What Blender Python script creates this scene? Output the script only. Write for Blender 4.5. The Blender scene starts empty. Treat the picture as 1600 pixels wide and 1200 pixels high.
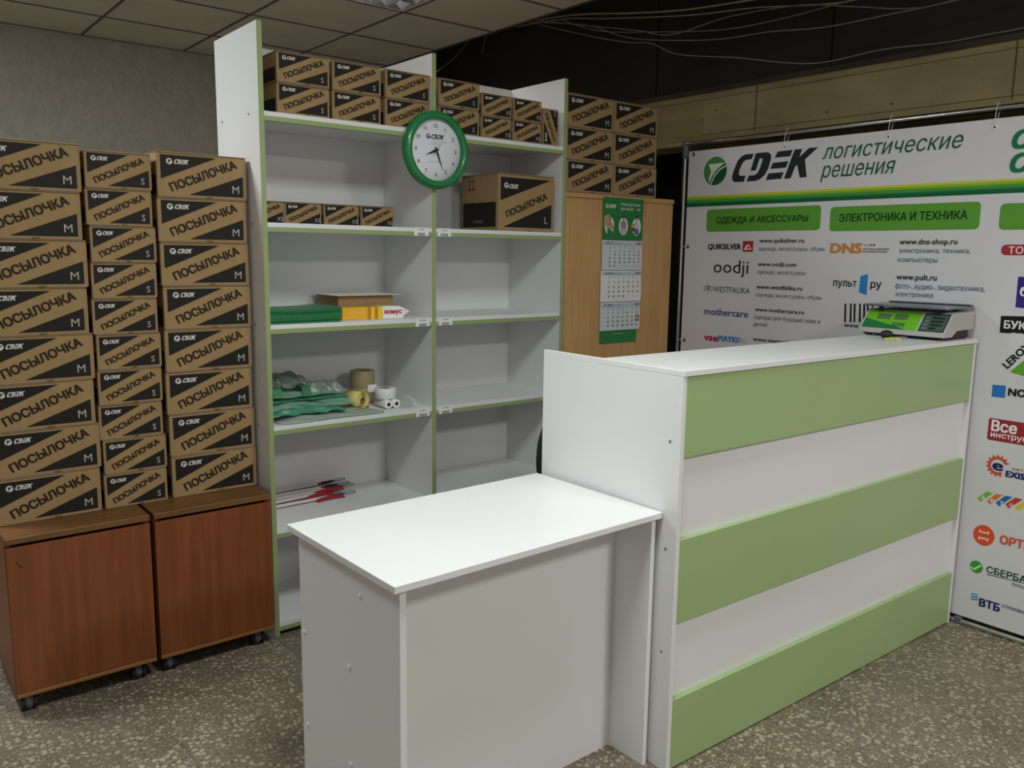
import bpy, bmesh, math, random
from mathutils import Vector, Matrix
from mathutils.geometry import delaunay_2d_cdt
random.seed(7)
SC = bpy.context.scene
COL = SC.collection
PI = math.pi

# ------------------------------------------------------------------ camera
cam_d = bpy.data.cameras.new('camera')
cam = bpy.data.objects.new('camera', cam_d)
COL.objects.link(cam)
SC.camera = cam
cam_d.sensor_fit = 'HORIZONTAL'
cam_d.sensor_width = 36.0
cam_d.lens = 1309.85 / 1600 * 36.0
cam_d.clip_start = 0.05
_yaw, _pitch, _roll = 0.6804, -0.1536, 0.0136
F = Vector((math.sin(_yaw)*math.cos(_pitch), math.cos(_yaw)*math.cos(_pitch), math.sin(_pitch)))
_r0 = Vector((math.cos(_yaw), -math.sin(_yaw), 0))
_u0 = _r0.cross(F)
R = math.cos(_roll)*_r0 + math.sin(_roll)*_u0
U = -math.sin(_roll)*_r0 + math.cos(_roll)*_u0
cam.matrix_world = Matrix(((R.x, U.x, -F.x, -1.1892), (R.y, U.y, -F.y, -2.8663), (R.z, U.z, -F.z, 1.44), (0, 0, 0, 1)))

# ------------------------------------------------------------------ world, lights, exposure
SC.view_settings.view_transform = 'Standard'
SC.view_settings.look = 'None'
SC.view_settings.gamma = 1.0
SC.view_settings.exposure = 0.0
SC.view_settings.use_curve_mapping = False
world = bpy.data.worlds.new('world')
SC.world = world
world.use_nodes = True
world.node_tree.nodes['Background'].inputs[0].default_value = (1.0, 0.98, 0.93, 1)
world.node_tree.nodes['Background'].inputs[1].default_value = 0.36

def area_light(name, loc, sx, sy, power, color=(1, 0.98, 0.95), target=None):
    l = bpy.data.lights.new(name, 'AREA')
    l.shape = 'RECTANGLE'
    l.size = sx
    l.size_y = sy
    l.energy = power
    l.color = color
    o = bpy.data.objects.new(name, l)
    COL.objects.link(o)
    o.location = loc
    if target is not None:
        d = Vector(target) - Vector(loc)
        o.rotation_euler = d.to_track_quat('-Z', 'Y').to_euler()
    return o

ZC = 2.72                                   # height of the tiled ceiling
# fluorescent fittings of the tiled ceiling (one shows in the photo, the others hang over the customer side)
COOL, WARM = (.95, 1.0, 1.0), (1.0, .97, .91)
LIGHTS = [((1.03, 0.92, ZC-.012), 14), ((1.03, -4.18, ZC-.012), 60), ((-1.39, .62, ZC-.012), 38), ((-.2, -1.78, ZC-.012), 32)]
for k, (p, w) in enumerate(LIGHTS):
    if k:                                   # the fitting in view shines by its own tubes
        area_light('fluorescent_light', p, 0.52, 0.52, w, WARM if k == 1 else COOL)

# ------------------------------------------------------------------ materials
def lin(h):
    if isinstance(h, str):
        c = [int(h[i:i+2], 16)/255 for i in (0, 2, 4)]
        return tuple((x/12.92 if x <= .04045 else ((x+.055)/1.055)**2.4) for x in c)
    return h
_mats = {}
def mat(name, color, rough=0.5, metal=0.0, spec=0.5, noise=None, bump=None, emit=0.0, trans=0.0, alpha=1.0, coat=0.0):
    if name in _mats:
        return _mats[name]
    m = bpy.data.materials.new(name)
    m.use_nodes = True
    nt = m.node_tree
    b = nt.nodes['Principled BSDF']
    c = lin(color)
    b.inputs['Base Color'].default_value = (*c, 1)
    b.inputs['Roughness'].default_value = rough
    b.inputs['Metallic'].default_value = metal
    b.inputs['Specular IOR Level'].default_value = spec
    b.inputs['Transmission Weight'].default_value = trans
    b.inputs['Alpha'].default_value = alpha
    b.inputs['Coat Weight'].default_value = coat
    if emit:
        b.inputs['Emission Color'].default_value = (*c, 1)
        b.inputs['Emission Strength'].default_value = emit
    tc = nt.nodes.new('ShaderNodeTexCoord')
    if noise:                               # (scale xyz, amount, detail)
        sc, amt, det = noise
        mp = nt.nodes.new('ShaderNodeMapping')
        mp.inputs['Scale'].default_value = sc
        nz = nt.nodes.new('ShaderNodeTexNoise')
        nz.inputs['Scale'].default_value = 1.0
        nz.inputs['Detail'].default_value = det
        nt.links.new(tc.outputs['Object'], mp.inputs[0])
        nt.links.new(mp.outputs[0], nz.inputs['Vector'])
        rp = nt.nodes.new('ShaderNodeValToRGB')
        rp.color_ramp.elements[0].position = 0.3
        rp.color_ramp.elements[1].position = 0.7
        rp.color_ramp.elements[0].color = (*[max(0, x*(1-amt)) for x in c], 1)
        rp.color_ramp.elements[1].color = (*[min(1, x*(1+amt)) for x in c], 1)
        nt.links.new(nz.outputs['Fac'], rp.inputs[0])
        nt.links.new(rp.outputs[0], b.inputs['Base Color'])
    if bump:                                # (scale, strength)
        n2 = nt.nodes.new('ShaderNodeTexNoise')
        n2.inputs['Scale'].default_value = bump[0]
        n2.inputs['Detail'].default_value = 4
        nt.links.new(tc.outputs['Object'], n2.inputs['Vector'])
        bp = nt.nodes.new('ShaderNodeBump')
        bp.inputs['Strength'].default_value = bump[1]
        bp.inputs['Distance'].default_value = 0.01
        nt.links.new(n2.outputs['Fac'], bp.inputs['Height'])
        nt.links.new(bp.outputs[0], b.inputs['Normal'])
    _mats[name] = m
    return m

def ink(h):                                  # flat printing inks
    return mat('ink_' + h, h, rough=0.6, spec=0.2)

def wood(name, c1, c2, rough=0.35, scale=(60, 60, 3), axis=2):
    if name in _mats:
        return _mats[name]
    m = bpy.data.materials.new(name)
    m.use_nodes = True
    nt = m.node_tree
    b = nt.nodes['Principled BSDF']
    b.inputs['Roughness'].default_value = rough
    tc = nt.nodes.new('ShaderNodeTexCoord')
    mp = nt.nodes.new('ShaderNodeMapping')
    mp.inputs['Scale'].default_value = scale
    nz = nt.nodes.new('ShaderNodeTexNoise')
    nz.inputs['Scale'].default_value = 1
    nz.inputs['Detail'].default_value = 6
    nz.inputs['Distortion'].default_value = 0.6
    rp = nt.nodes.new('ShaderNodeValToRGB')
    rp.color_ramp.elements[0].position = .32
    rp.color_ramp.elements[1].position = .68
    rp.color_ramp.elements[0].color = (*lin(c1), 1)
    rp.color_ramp.elements[1].color = (*lin(c2), 1)
    nt.links.new(tc.outputs['Object'], mp.inputs[0])
    nt.links.new(mp.outputs[0], nz.inputs['Vector'])
    nt.links.new(nz.outputs['Fac'], rp.inputs[0])
    nt.links.new(rp.outputs[0], b.inputs['Base Color'])
    _mats[name] = m
    return m

def terrazzo():
    m = bpy.data.materials.new('terrazzo')
    m.use_nodes = True
    nt = m.node_tree
    b = nt.nodes['Principled BSDF']
    b.inputs['Roughness'].default_value = 0.45
    N = nt.nodes.new
    L = nt.links.new
    tc = N('ShaderNodeTexCoord')
    # chips: two sizes of voronoi cells, some of them pale
    def chips(scale, lo, hi, thr):
        v = N('ShaderNodeTexVoronoi'); v.inputs['Scale'].default_value = scale; v.inputs['Randomness'].default_value = 1
        wn = N('ShaderNodeTexNoise'); wn.inputs['Scale'].default_value = scale*1.7
        mx = N('ShaderNodeMix'); mx.data_type = 'RGBA'; mx.inputs[0].default_value = 0.012
        L(tc.outputs['Object'], wn.inputs['Vector'])
        ad = N('ShaderNodeVectorMath'); ad.operation = 'MULTIPLY_ADD'
        ad.inputs[1].default_value = (0.5/scale,)*3
        L(wn.outputs['Color'], ad.inputs[0]); L(tc.outputs['Object'], ad.inputs[2])
        L(ad.outputs[0], v.inputs['Vector'])
        sep = N('ShaderNodeSeparateColor'); L(v.outputs['Color'], sep.inputs[0])
        pick = N('ShaderNodeMath'); pick.operation = 'GREATER_THAN'; pick.inputs[1].default_value = thr
        L(sep.outputs[0], pick.inputs[0])
        d = N('ShaderNodeMath'); d.operation = 'LESS_THAN'; d.inputs[1].default_value = hi
        L(v.outputs['Distance'], d.inputs[0])
        f = N('ShaderNodeMath'); f.operation = 'MULTIPLY'
        L(pick.outputs[0], f.inputs[0]); L(d.outputs[0], f.inputs[1])
        return f, sep
    f1, s1 = chips(55, 0, .40, .55)
    f2, s2 = chips(120, 0, .42, .58)
    f3, s3 = chips(90, 0, .40, .80)
    # slabs: brighter and darker squares with thin seams
    br = N('ShaderNodeTexBrick')
    br.offset = 0.0
    br.inputs['Scale'].default_value = 1.0
    br.inputs['Mortar Size'].default_value = 0.003
    br.inputs['Brick Width'].default_value = 0.5
    br.inputs['Row Height'].default_value = 0.5
    br.inputs['Color1'].default_value = (0.85, .85, .85, 1)
    br.inputs['Color2'].default_value = (1.2, 1.2, 1.15, 1)
    br.inputs['Mortar'].default_value = (.8, .75, .68, 1)
    L(tc.outputs['Object'], br.inputs['Vector'])
    base = N('ShaderNodeTexNoise'); base.inputs['Scale'].default_value = 3; base.inputs['Detail'].default_value = 5
    L(tc.outputs['Object'], base.inputs['Vector'])
    rp = N('ShaderNodeValToRGB')
    rp.color_ramp.elements[0].position = .3; rp.color_ramp.elements[1].position = .7
    rp.color_ramp.elements[0].color = (*lin('6b6353'), 1); rp.color_ramp.elements[1].color = (*lin('81776a'), 1)
    L(base.outputs['Fac'], rp.inputs[0])
    def over(prev, fac, col):
        mx = N('ShaderNodeMix'); mx.data_type = 'RGBA'
        L(fac.outputs[0], mx.inputs[0]); L(prev, mx.inputs[6])
        mx.inputs[7].default_value = (*lin(col), 1)
        return mx.outputs[2]
    c = over(rp.outputs[0], f2, 'a39a88')
    c = over(c, f3, '5a5147')
    c = over(c, f1, 'aca28e')
    mul = N('ShaderNodeMix'); mul.data_type = 'RGBA'; mul.blend_type = 'MULTIPLY'; mul.inputs[0].default_value = 0.8
    L(c, mul.inputs[6]); L(br.outputs['Color'], mul.inputs[7])
    L(mul.outputs[2], b.inputs['Base Color'])
    return m

def wallpaper():
    m = mat('wallpaper', 'bdb9ad', rough=0.8, spec=0.2, noise=((26, 26, 14), 0.09, 6), bump=(38, 0.8))
    return m

def concrete():
    m = mat('beam_concrete', '9a8c66', rough=0.85, spec=0.15, noise=((2.2, 2.2, 5.5), 0.3, 8), bump=(30, .3))
    return m

M_WHITE = mat('white_laminate', 'e6e7e8', rough=0.32, spec=0.4, noise=((3, 3, 3), .012, 2))
M_EDGE = mat('green_edge', '96a971', rough=0.45)
M_GREEN = mat('green_laminate', 'a0ba82', rough=0.34, spec=0.4, noise=((3, 3, 3), .02, 2))
M_CARD = mat('cardboard', 'a0855d', rough=0.8, spec=0.15, noise=((30, 30, 8), .05, 4))
M_CARDE = mat('cardboard_edge', '98836a', rough=0.8, spec=0.15)
M_CARDD = mat('cardboard_dark', '6e5a3e', rough=0.85, spec=0.1)
M_INK = ink('24221f')
M_INKW = ink('dcd8cf')
M_CHROME = mat('chrome', 'c8c8ca', rough=0.18, metal=1.0)
M_STEEL = mat('steel', '9aa0a6', rough=0.35, metal=1.0)
M_BLACK = mat('black_plastic', '17181a', rough=0.5)
M_DGREY = mat('grey_plastic', '5b5f66', rough=0.5)
M_CAP = mat('white_plastic', 'f0f0ee', rough=0.35)
M_GLASS = None

def glass_mat():
    m = bpy.data.materials.new('clear_glass')
    m.use_nodes = True
    nt = m.node_tree
    nt.nodes.remove(nt.nodes['Principled BSDF'])
    out = nt.nodes['Material Output']
    tr = nt.nodes.new('ShaderNodeBsdfTransparent')
    gl = nt.nodes.new('ShaderNodeBsdfGlossy')
    gl.inputs['Roughness'].default_value = 0.04
    fr = nt.nodes.new('ShaderNodeFresnel')
    fr.inputs[0].default_value = 1.45
    mx = nt.nodes.new('ShaderNodeMixShader')
    nt.links.new(fr.outputs[0], mx.inputs[0])
    nt.links.new(tr.outputs[0], mx.inputs[1])
    nt.links.new(gl.outputs[0], mx.inputs[2])
    nt.links.new(mx.outputs[0], out.inputs[0])
    return m
M_GLASS = glass_mat()

def film_mat(name, color, opac, rough=.25):
    m = bpy.data.materials.new(name)
    m.use_nodes = True
    nt = m.node_tree
    b = nt.nodes['Principled BSDF']
    b.inputs['Base Color'].default_value = (*lin(color), 1)
    b.inputs['Roughness'].default_value = rough
    b.inputs['Alpha'].default_value = opac
    return m

# ------------------------------------------------------------------ mesh helpers
class MB:
    """collects faces of several materials and links them as ONE mesh object"""
    def __init__(s):
        s.v = []; s.f = []; s.m = []; s.sm = []; s.mats = []
    def mi(s, m):
        if m not in s.mats:
            s.mats.append(m)
        return s.mats.index(m)
    def add(s, vs, fs, m, smooth=False):
        o = len(s.v)
        s.v += [tuple(v) for v in vs]
        k = s.mi(m)
        for f in fs:
            s.f.append([i+o for i in f]); s.m.append(k); s.sm.append(smooth)
        return s
    def bm(s, b, m, mtx=None, smooth=False):
        b.verts.index_update()
        vs = [(mtx @ v.co if mtx else v.co) for v in b.verts]
        fs = [[v.index for v in f.verts] for f in b.faces]
        b.free()
        return s.add(vs, fs, m, smooth)
    def box(s, x0, x1, y0, y1, z0, z1, m, bev=0.0, seg=1, mtx=None):
        b = bmesh.new()
        bmesh.ops.create_cube(b, size=1)
        for v in b.verts:
            v.co = Vector(((x0+x1)/2 + v.co.x*(x1-x0), (y0+y1)/2 + v.co.y*(y1-y0), (z0+z1)/2 + v.co.z*(z1-z0)))
        if bev:
            bmesh.ops.bevel(b, geom=b.edges[:], offset=bev, segments=seg, affect='EDGES', profile=.5)
        return s.bm(b, m, mtx)
    def cyl(s, p0, p1, r0, m, r1=None, n=20, caps=True):
        r1 = r0 if r1 is None else r1
        p0 = Vector(p0); p1 = Vector(p1)
        d = (p1-p0).normalized()
        a = d.orthogonal().normalized(); b = d.cross(a)
        vs = []
        for i in range(n):
            t = 2*PI*i/n
            vs.append(p0 + (a*math.cos(t)+b*math.sin(t))*r0)
        for i in range(n):
            t = 2*PI*i/n
            vs.append(p1 + (a*math.cos(t)+b*math.sin(t))*r1)
        s.add(vs, [[i, (i+1) % n, n+(i+1) % n, n+i] for i in range(n)], m, True)
        if caps:
            s.add(vs[:n], [list(range(n))[::-1]], m)
            s.add(vs[n:], [list(range(n))], m)
        return s
    def lathe(s, prof, m, org=(0, 0, 0), axis='Z', n=48, smooth=True):
        vs = []; fs = []
        for (r, h) in prof:
            for i in range(n):
                t = 2*PI*i/n
                x, y = r*math.cos(t), r*math.sin(t)
                p = {'Z': (x, y, h), 'Y': (x, h, y), 'X': (h, x, y)}[axis]
                vs.append((p[0]+org[0], p[1]+org[1], p[2]+org[2]))
        for j in range(len(prof)-1):
            for i in range(n):
                fs.append([j*n+i, j*n+(i+1) % n, (j+1)*n+(i+1) % n, (j+1)*n+i])
        return s.add(vs, fs, m, smooth)
    def prism(s, pts, d0, d1, m, axis='Y'):
        """outline extruded along an axis: pts are (x,z) for Y, (y,z) for X, (x,y) for Z"""
        def P(p, d):
            return {'Y': (p[0], d, p[1]), 'X': (d, p[0], p[1]), 'Z': (p[0], p[1], d)}[axis]
        n = len(pts)
        vs = [P(p, d0) for p in pts] + [P(p, d1) for p in pts]
        fs = [list(range(n)), list(range(n, 2*n))[::-1]] + [[i, (i+1) % n, n+(i+1) % n, n+i] for i in range(n)]
        return s.add(vs, fs, m)
    def tube(s, pts, r, m, n=6, smooth=True):
        pts = [Vector(p) for p in pts]
        rings = []
        for i, p in enumerate(pts):
            d = (pts[min(i+1, len(pts)-1)] - pts[max(i-1, 0)]).normalized()
            a = d.cross(Vector((0.13, 0.27, 1))).normalized()
            b = d.cross(a)
            rings.append([p + (a*math.cos(2*PI*k/n)+b*math.sin(2*PI*k/n))*r for k in range(n)])
        vs = [v for q in rings for v in q]
        fs = [[j*n+k, j*n+(k+1) % n, (j+1)*n+(k+1) % n, (j+1)*n+k] for j in range(len(pts)-1) for k in range(n)]
        fs += [list(range(n))[::-1], [(len(pts)-1)*n+k for k in range(n)]]
        return s.add(vs, fs, m, smooth)
    def flat(s, pts3, m):
        return s.add(pts3, [list(range(len(pts3)))], m)
    def data(s, name):
        me = bpy.data.meshes.new(name)
        me.from_pydata(s.v, [], s.f)
        for m in s.mats:
            me.materials.append(m)
        me.polygons.foreach_set('material_index', s.m)
        me.polygons.foreach_set('use_smooth', s.sm)
        b = bmesh.new(); b.from_mesh(me)
        bmesh.ops.recalc_face_normals(b, faces=b.faces[:])
        b.to_mesh(me); b.free()
        me.update()
        return me
    def build(s, name, parent=None):
        o = bpy.data.objects.new(name, s.data(name))
        COL.objects.link(o)
        if parent is not None:
            o.parent = parent
        return o

def tag(o, label=None, cat=None, group=None, kind=None):
    if label: o['label'] = label
    if cat: o['category'] = cat
    if group: o['group'] = group
    if kind: o['kind'] = kind
    return o
def thing(name, label, cat, loc=(0, 0, 0), rz=0.0, group=None):
    o = bpy.data.objects.new(name, None)
    o.empty_display_size = 0.1
    COL.objects.link(o)
    o.location = loc
    o.rotation_euler = (0, 0, rz)
    return tag(o, label, cat, group)
def dup(root, loc, rz, label, group=None):
    r = root.copy(); COL.objects.link(r)
    r.location = loc; r.rotation_euler = (0, 0, rz); r['label'] = label
    if group: r['group'] = group
    for ch in list(root.children):
        c = ch.copy(); COL.objects.link(c); c.parent = r
        for g in ch.children:
            d = g.copy(); COL.objects.link(d); d.parent = c
    return r

_tx = {}
def text_geo(s, weight=0.0, shear=0.0):
    """letters as flat faces, in em units (overlapping outlines merged by winding number)"""
    k = (s, shear)
    if k in _tx:
        return _tx[k]
    fc = bpy.data.curves.new('t', 'FONT')
    fc.body = s; fc.resolution_u = 2; fc.shear = shear
    fc.fill_mode = 'NONE'
    o = bpy.data.objects.new('t', fc)
    COL.objects.link(o)
    dg = bpy.context.evaluated_depsgraph_get()
    e = o.evaluated_get(dg)
    me = e.to_mesh()
    co = [tuple(v.co) for v in me.vertices]
    nxt = {}
    for ed in me.edges:
        a, b = ed.vertices
        nxt.setdefault(a, []).append(b); nxt.setdefault(b, []).append(a)
    e.to_mesh_clear()
    bpy.data.objects.remove(o); bpy.data.curves.remove(fc)
    loops = []; seen = set()
    for a in range(len(co)):
        if a in seen or a not in nxt:
            continue
        lp = [a]; seen.add(a)
        c = a+1 if (a+1) in nxt[a] else nxt[a][0]
        while c not in seen:
            lp.append(c); seen.add(c)
            f = [q for q in nxt[c] if q not in seen]
            if not f:
                break
            c = f[0]
        loops.append(lp)
    edges = [(lp[i], lp[(i+1) % len(lp)]) for lp in loops for i in range(len(lp))]
    V2, E2, F2 = delaunay_2d_cdt([Vector(c[:2]) for c in co], edges, [], 0, 1e-5)[:3]
    bb = [(min(co[i][0] for i in lp), max(co[i][0] for i in lp), min(co[i][1] for i in lp), max(co[i][1] for i in lp)) for lp in loops]
    fs = []
    for f in F2:
        px = sum(V2[i].x for i in f)/len(f); py = sum(V2[i].y for i in f)/len(f)
        w = 0
        for lp, (xa, xb, ya, yb) in zip(loops, bb):
            if not (xa <= px <= xb and ya <= py <= yb):
                continue
            n = len(lp)
            for i in range(n):
                ax, ay = co[lp[i]][:2]; bx, by = co[lp[(i+1) % n]][:2]
                if ay <= py < by and (bx-ax)*(py-ay)-(px-ax)*(by-ay) > 0:
                    w += 1
                elif by <= py < ay and (bx-ax)*(py-ay)-(px-ax)*(by-ay) < 0:
                    w -= 1
        if w:
            fs.append(list(f))
    vs = [(v.x, v.y) for v in V2]
    used = sorted({i for f in fs for i in f})
    mp = {a: b for b, a in enumerate(used)}
    vs = [vs[i] for i in used]; fs = [[mp[i] for i in f] for f in fs]
    x0 = min(v[0] for v in vs); x1 = max(v[0] for v in vs)
    vs = [(v[0]-x0, v[1]) for v in vs]
    _tx[k] = (vs, fs, x1-x0)
    return _tx[k]
def put_text(mb, s, m, place, width, h, mode='c', weight=0.0, shear=0.0, ang=0.0, org=(0, 0)):
    """place maps (u,v) of a flat panel to 3D; text starts at org, spans width, capital (or x) height h"""
    vs, fs, w = text_geo(s, weight, shear)
    ky = h/((.728 if any('А' <= c_ <= 'я' for c_ in s) else .682) if mode == 'c' else .542)
    kx = (width/w) if width else ky
    ca, sa = math.cos(ang), math.sin(ang)
    d = weight*.016
    o_ = Vector(place(0, 0))
    nrm = (Vector(place(.01, 0))-o_).cross(Vector(place(0, .01))-o_).normalized()
    for c, (ox, oy) in enumerate(((0, 0),) if weight == 0 else ((-d, -d*.7), (d, -d*.7), (-d, d*.7), (d, d*.7))):
        out = []
        for (x, y) in vs:
            x = (x+ox)*kx; y = (y+oy)*ky
            out.append(Vector(place(org[0]+x*ca-y*sa, org[1]+x*sa+y*ca))+nrm*(.00012*c))
        mb.add(out, fs, m)

# the courier wordmark: slanted C D E K drawn as outlines
_C = [(785,150),(700,155),(650,175),(610,220),(570,320),(555,380),(560,415),(590,435),(690,432),(708,370),(645,372),(628,350),(640,300),(670,235),(700,212),(762,205)]
_D = [(805,145),(930,135),(965,155),(970,200),(950,290),(915,365),(865,408),(820,424),(722,431),(742,370),(800,367),(835,345),(860,290),(882,215),(878,198),(850,197),(815,318),(757,322)]
_E = [[(1035,130),(1185,115),(1165,180),(1008,192)],[(990,245),(1150,228),(1128,295),(968,306)],[(950,352),(1110,340),(1085,408),(928,418)]]
_K = [(1205,112),(1280,107),(1256,190),(1345,98),(1432,93),(1312,215),(1340,396),(1272,400),(1240,270),(1222,285),(1182,405),(1115,408)]
def _norm(p):
    bot = 435-(p[0]-590)*.0507
    top = 155-(p[0]-700)*.085
    return ((p[0]-555)/877.0, (bot-p[1])/(bot-top))
WORD = [[_norm(p) for p in g] for g in [_C, _D]+_E+[_K]]
def put_word(mb, m, place, u, v, w, h, ang=0.0):
    ca, sa = math.cos(ang), math.sin(ang)
    for g in WORD:
        mb.flat([place(u+a*w*ca-b*h*sa, v+a*w*sa+b*h*ca) for a, b in g], m)
def put_disc(mb, m, place, u, v, rx, ry, n=28):
    mb.flat([place(u+rx*math.cos(2*PI*i/n), v+ry*math.sin(2*PI*i/n)) for i in range(n)], m)
WING = [(-.62, .52), (.95, .55), (.55, .38), (.1, .05), (-.25, -.35), (-.5, -.9), (-.55, -.55), (-.35, -.05)]
WING2 = [(.93, .36), (.99, .28), (.45, .05), (.0, -.38), (-.3, -.95), (-.38, -.9), (-.08, -.3), (.4, .15)]
def put_logo_disc(mb, md, mw, place, place2, u, v, rx, ry):
    put_disc(mb, md, place, u, v, rx, ry)
    for g in (WING, WING2):
        mb.flat([place2(u+a*rx*.97, v+b*ry*.97) for a, b in g], mw)
def rrect(mb, m, place, u0, v0, u1, v1, r, n=5):
    pts = []
    for cx, cy, a0 in ((u1-r, v1-r, 0), (u0+r, v1-r, PI/2), (u0+r, v0+r, PI), (u1-r, v0+r, 1.5*PI)):
        for i in range(n+1):
            a = a0+PI/2*i/n
            pts.append((cx+r*math.cos(a), cy+r*math.sin(a)))
    mb.flat([place(*p) for p in pts], m)

# ------------------------------------------------------------------ the room
def setting(o):
    return tag(o, kind='structure')
X_EDGE = 1.94                                # the tiled ceiling stops here
M_DARKC = mat('dark_slab', '3d3b38', rough=.95, spec=.08, noise=((1.2, 1.2, 1.2), .25, 5))  # dark grey of the slab and upper wall, mottled at random
M_VOID = mat('dark_recess', '1c1b1a', rough=.95, spec=.05)  # near-black stands in for darkness of the unlit recesses; also colours joints and eyelets
mb = MB(); mb.box(-4.2, 3.4, -6.0, 3.1, -.1, 0, terrazzo())
setting(mb.build('floor'))
mb = MB(); mb.box(-4.2, X_EDGE, 2.95, 3.1, 0, 3.4, wallpaper())
setting(mb.build('wall_back'))
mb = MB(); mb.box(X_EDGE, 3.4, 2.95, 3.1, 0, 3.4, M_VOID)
setting(mb.build('wall_back_recess'))
mb = MB(); mb.box(-4.3, -4.2, -1.0, 3.1, 0, 3.4, wallpaper())
setting(mb.build('wall_left'))
# right side: a concrete beam over a dark recess
mb = MB()
mb.box(2.5, 2.72, -6.0, 2.95, 2.035, 2.295, concrete(), bev=.004)
jt = mat('beam_joint', '5c523c', rough=.9)  # dark colour of the beam's joint lines and small round marks
for yy in (-.225, -1.42, 1.1, -2.7):
    mb.box(2.4985, 2.502, yy-.003, yy+.003, 2.07, 2.29, jt)
mb.box(2.4985, 2.502, -6, 2.9, 2.262, 2.265, jt)
mb.box(2.4985, 2.502, -6, 2.9, 2.082, 2.085, jt)
for yy, zz in ((-.62, 2.115), (-.93, 2.115), (.02, 2.2), (-1.7, 2.12)):
    mb.cyl((2.498, yy, zz), (2.503, yy, zz), .006, jt, n=10)
mb.box(2.4975, 2.503, .1, .42, 2.06, 2.17, mat('beam_patch', '8f8258', rough=.9, noise=((4, 4, 4), .15, 5)))  # slightly darker, yellower patch of the beam
setting(mb.build('wall_right'))
mb = MB()
mb.box(2.56, 2.8, -6.0, 2.95, 2.2955, 2.335, mat('ledge_brown', '4a4338', rough=.95, noise=((3, 3, 3), .3, 4)))  # dark brown ledge above the beam
setting(mb.build('trim_1'))
mb = MB()
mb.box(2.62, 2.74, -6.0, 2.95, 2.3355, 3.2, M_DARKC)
for yy in (-.55, .55, -1.75):
    mb.box(2.618, 2.62, yy-.004, yy+.004, 2.34, 3.2, M_VOID)
setting(mb.build('wall_right_upper'))
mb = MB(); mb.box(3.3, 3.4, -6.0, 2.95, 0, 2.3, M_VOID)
setting(mb.build('wall_right_recess'))
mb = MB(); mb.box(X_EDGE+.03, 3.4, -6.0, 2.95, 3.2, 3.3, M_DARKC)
setting(mb.build('ceiling_slab'))
# tiled suspended ceiling
GX = [0.118+.607*k for k in range(-8, 4)]
GX[-1] = X_EDGE
GY = [2.95, 2.42] + [2.42-.6*k for k in range(1, 15)]
tile_m = mat('ceiling_tile', 'e2ddcf', rough=.9, spec=.1, noise=((4, 4, 4), .06, 5), bump=(120, .2))
rail_m = mat('ceiling_rail', '6a675e', rough=.7)
LIT = set()
for p, w in LIGHTS:
    i = max(k for k in range(len(GX)-1) if GX[k] <= p[0]); j = max(k for k in range(len(GY)-1) if GY[k] >= p[1])
    LIT.add((i, j))
mb = MB()
for i in range(len(GX)-1):
    for j in range(len(GY)-1):
        if (i, j) in LIT:
            continue
        mb.box(GX[i]+.008, GX[i+1]-.008, GY[j+1]+.008, GY[j]-.008, ZC, ZC+.012, tile_m)
for x in GX:
    mb.box(x-.0075, x+.0075, GY[-1], GY[0], ZC-.0035, ZC+.03, rail_m)
for y in GY:
    for i in range(len(GX)-1):
        mb.box(GX[i]+.0075, GX[i+1]-.0075, y-.0075, y+.0075, ZC-.0035, ZC+.03, rail_m)
mb.box(X_EDGE-.0, X_EDGE+.02, -6.0, 2.95, ZC-.004, ZC+.05, mat('ceiling_rim', '3a3833', rough=.8))
setting(mb.build('ceiling'))
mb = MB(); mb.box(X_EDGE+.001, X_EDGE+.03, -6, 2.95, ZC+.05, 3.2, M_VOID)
setting(mb.build('trim_2'))

# ceiling fittings: pan, mirrored louvre, tubes
def ceiling_light(x, y, label, glow):
    t = thing('ceiling_light', label, 'ceiling light', (x, y, ZC))
    pan = MB()
    h = .297
    pan.box(-h, h, -h, h, .085, .09, M_CAP)
    for a, b in ((-h, -h+.012), (h-.012, h)):
        pan.box(a, b, -h, h, -.002, .085, M_CAP)
        pan.box(-h+.012, h-.012, a, b, -.002, .085, M_CAP)
    pan.build('pan', t)
    for k in range(4):
        q = MB(); yy = -.21+.14*k
        q.cyl((-.27, yy, .060), (.27, yy, .060), .008, mat('lit_tube_%d' % glow, 'fff8ec', emit=glow))
        q.build('tube', t)
    lv = MB()
    hw = .0145
    for k in range(7):
        xx = -.279+.093*k
        lv.prism([(xx, .0), (xx+hw, .04), (xx-hw, .04)], -.283, .283, M_CHROME, axis='Y')
    for k in range(5):
        yy = -.28+.14*k
        lv.prism([(yy, .0), (yy+hw, .04), (yy-hw, .04)], -.283, .283, M_CHROME, axis='X')
    lv.build('louvre', t)
    return t
for (p, w), lb in zip(LIGHTS, ('square louvred ceiling light above the shelving', 'square louvred ceiling light far out over the entrance', 'square louvred ceiling light over the left aisle', 'square louvred ceiling light over the desk front')):
    i = max(k for k in range(len(GX)-1) if GX[k] <= p[0]); j = max(k for k in range(len(GY)-1) if GY[k] >= p[1])
    ceiling_light((GX[i]+GX[i+1])/2, (GY[j]+GY[j+1])/2, lb, 80 if p == LIGHTS[0][0] else 14)

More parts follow.
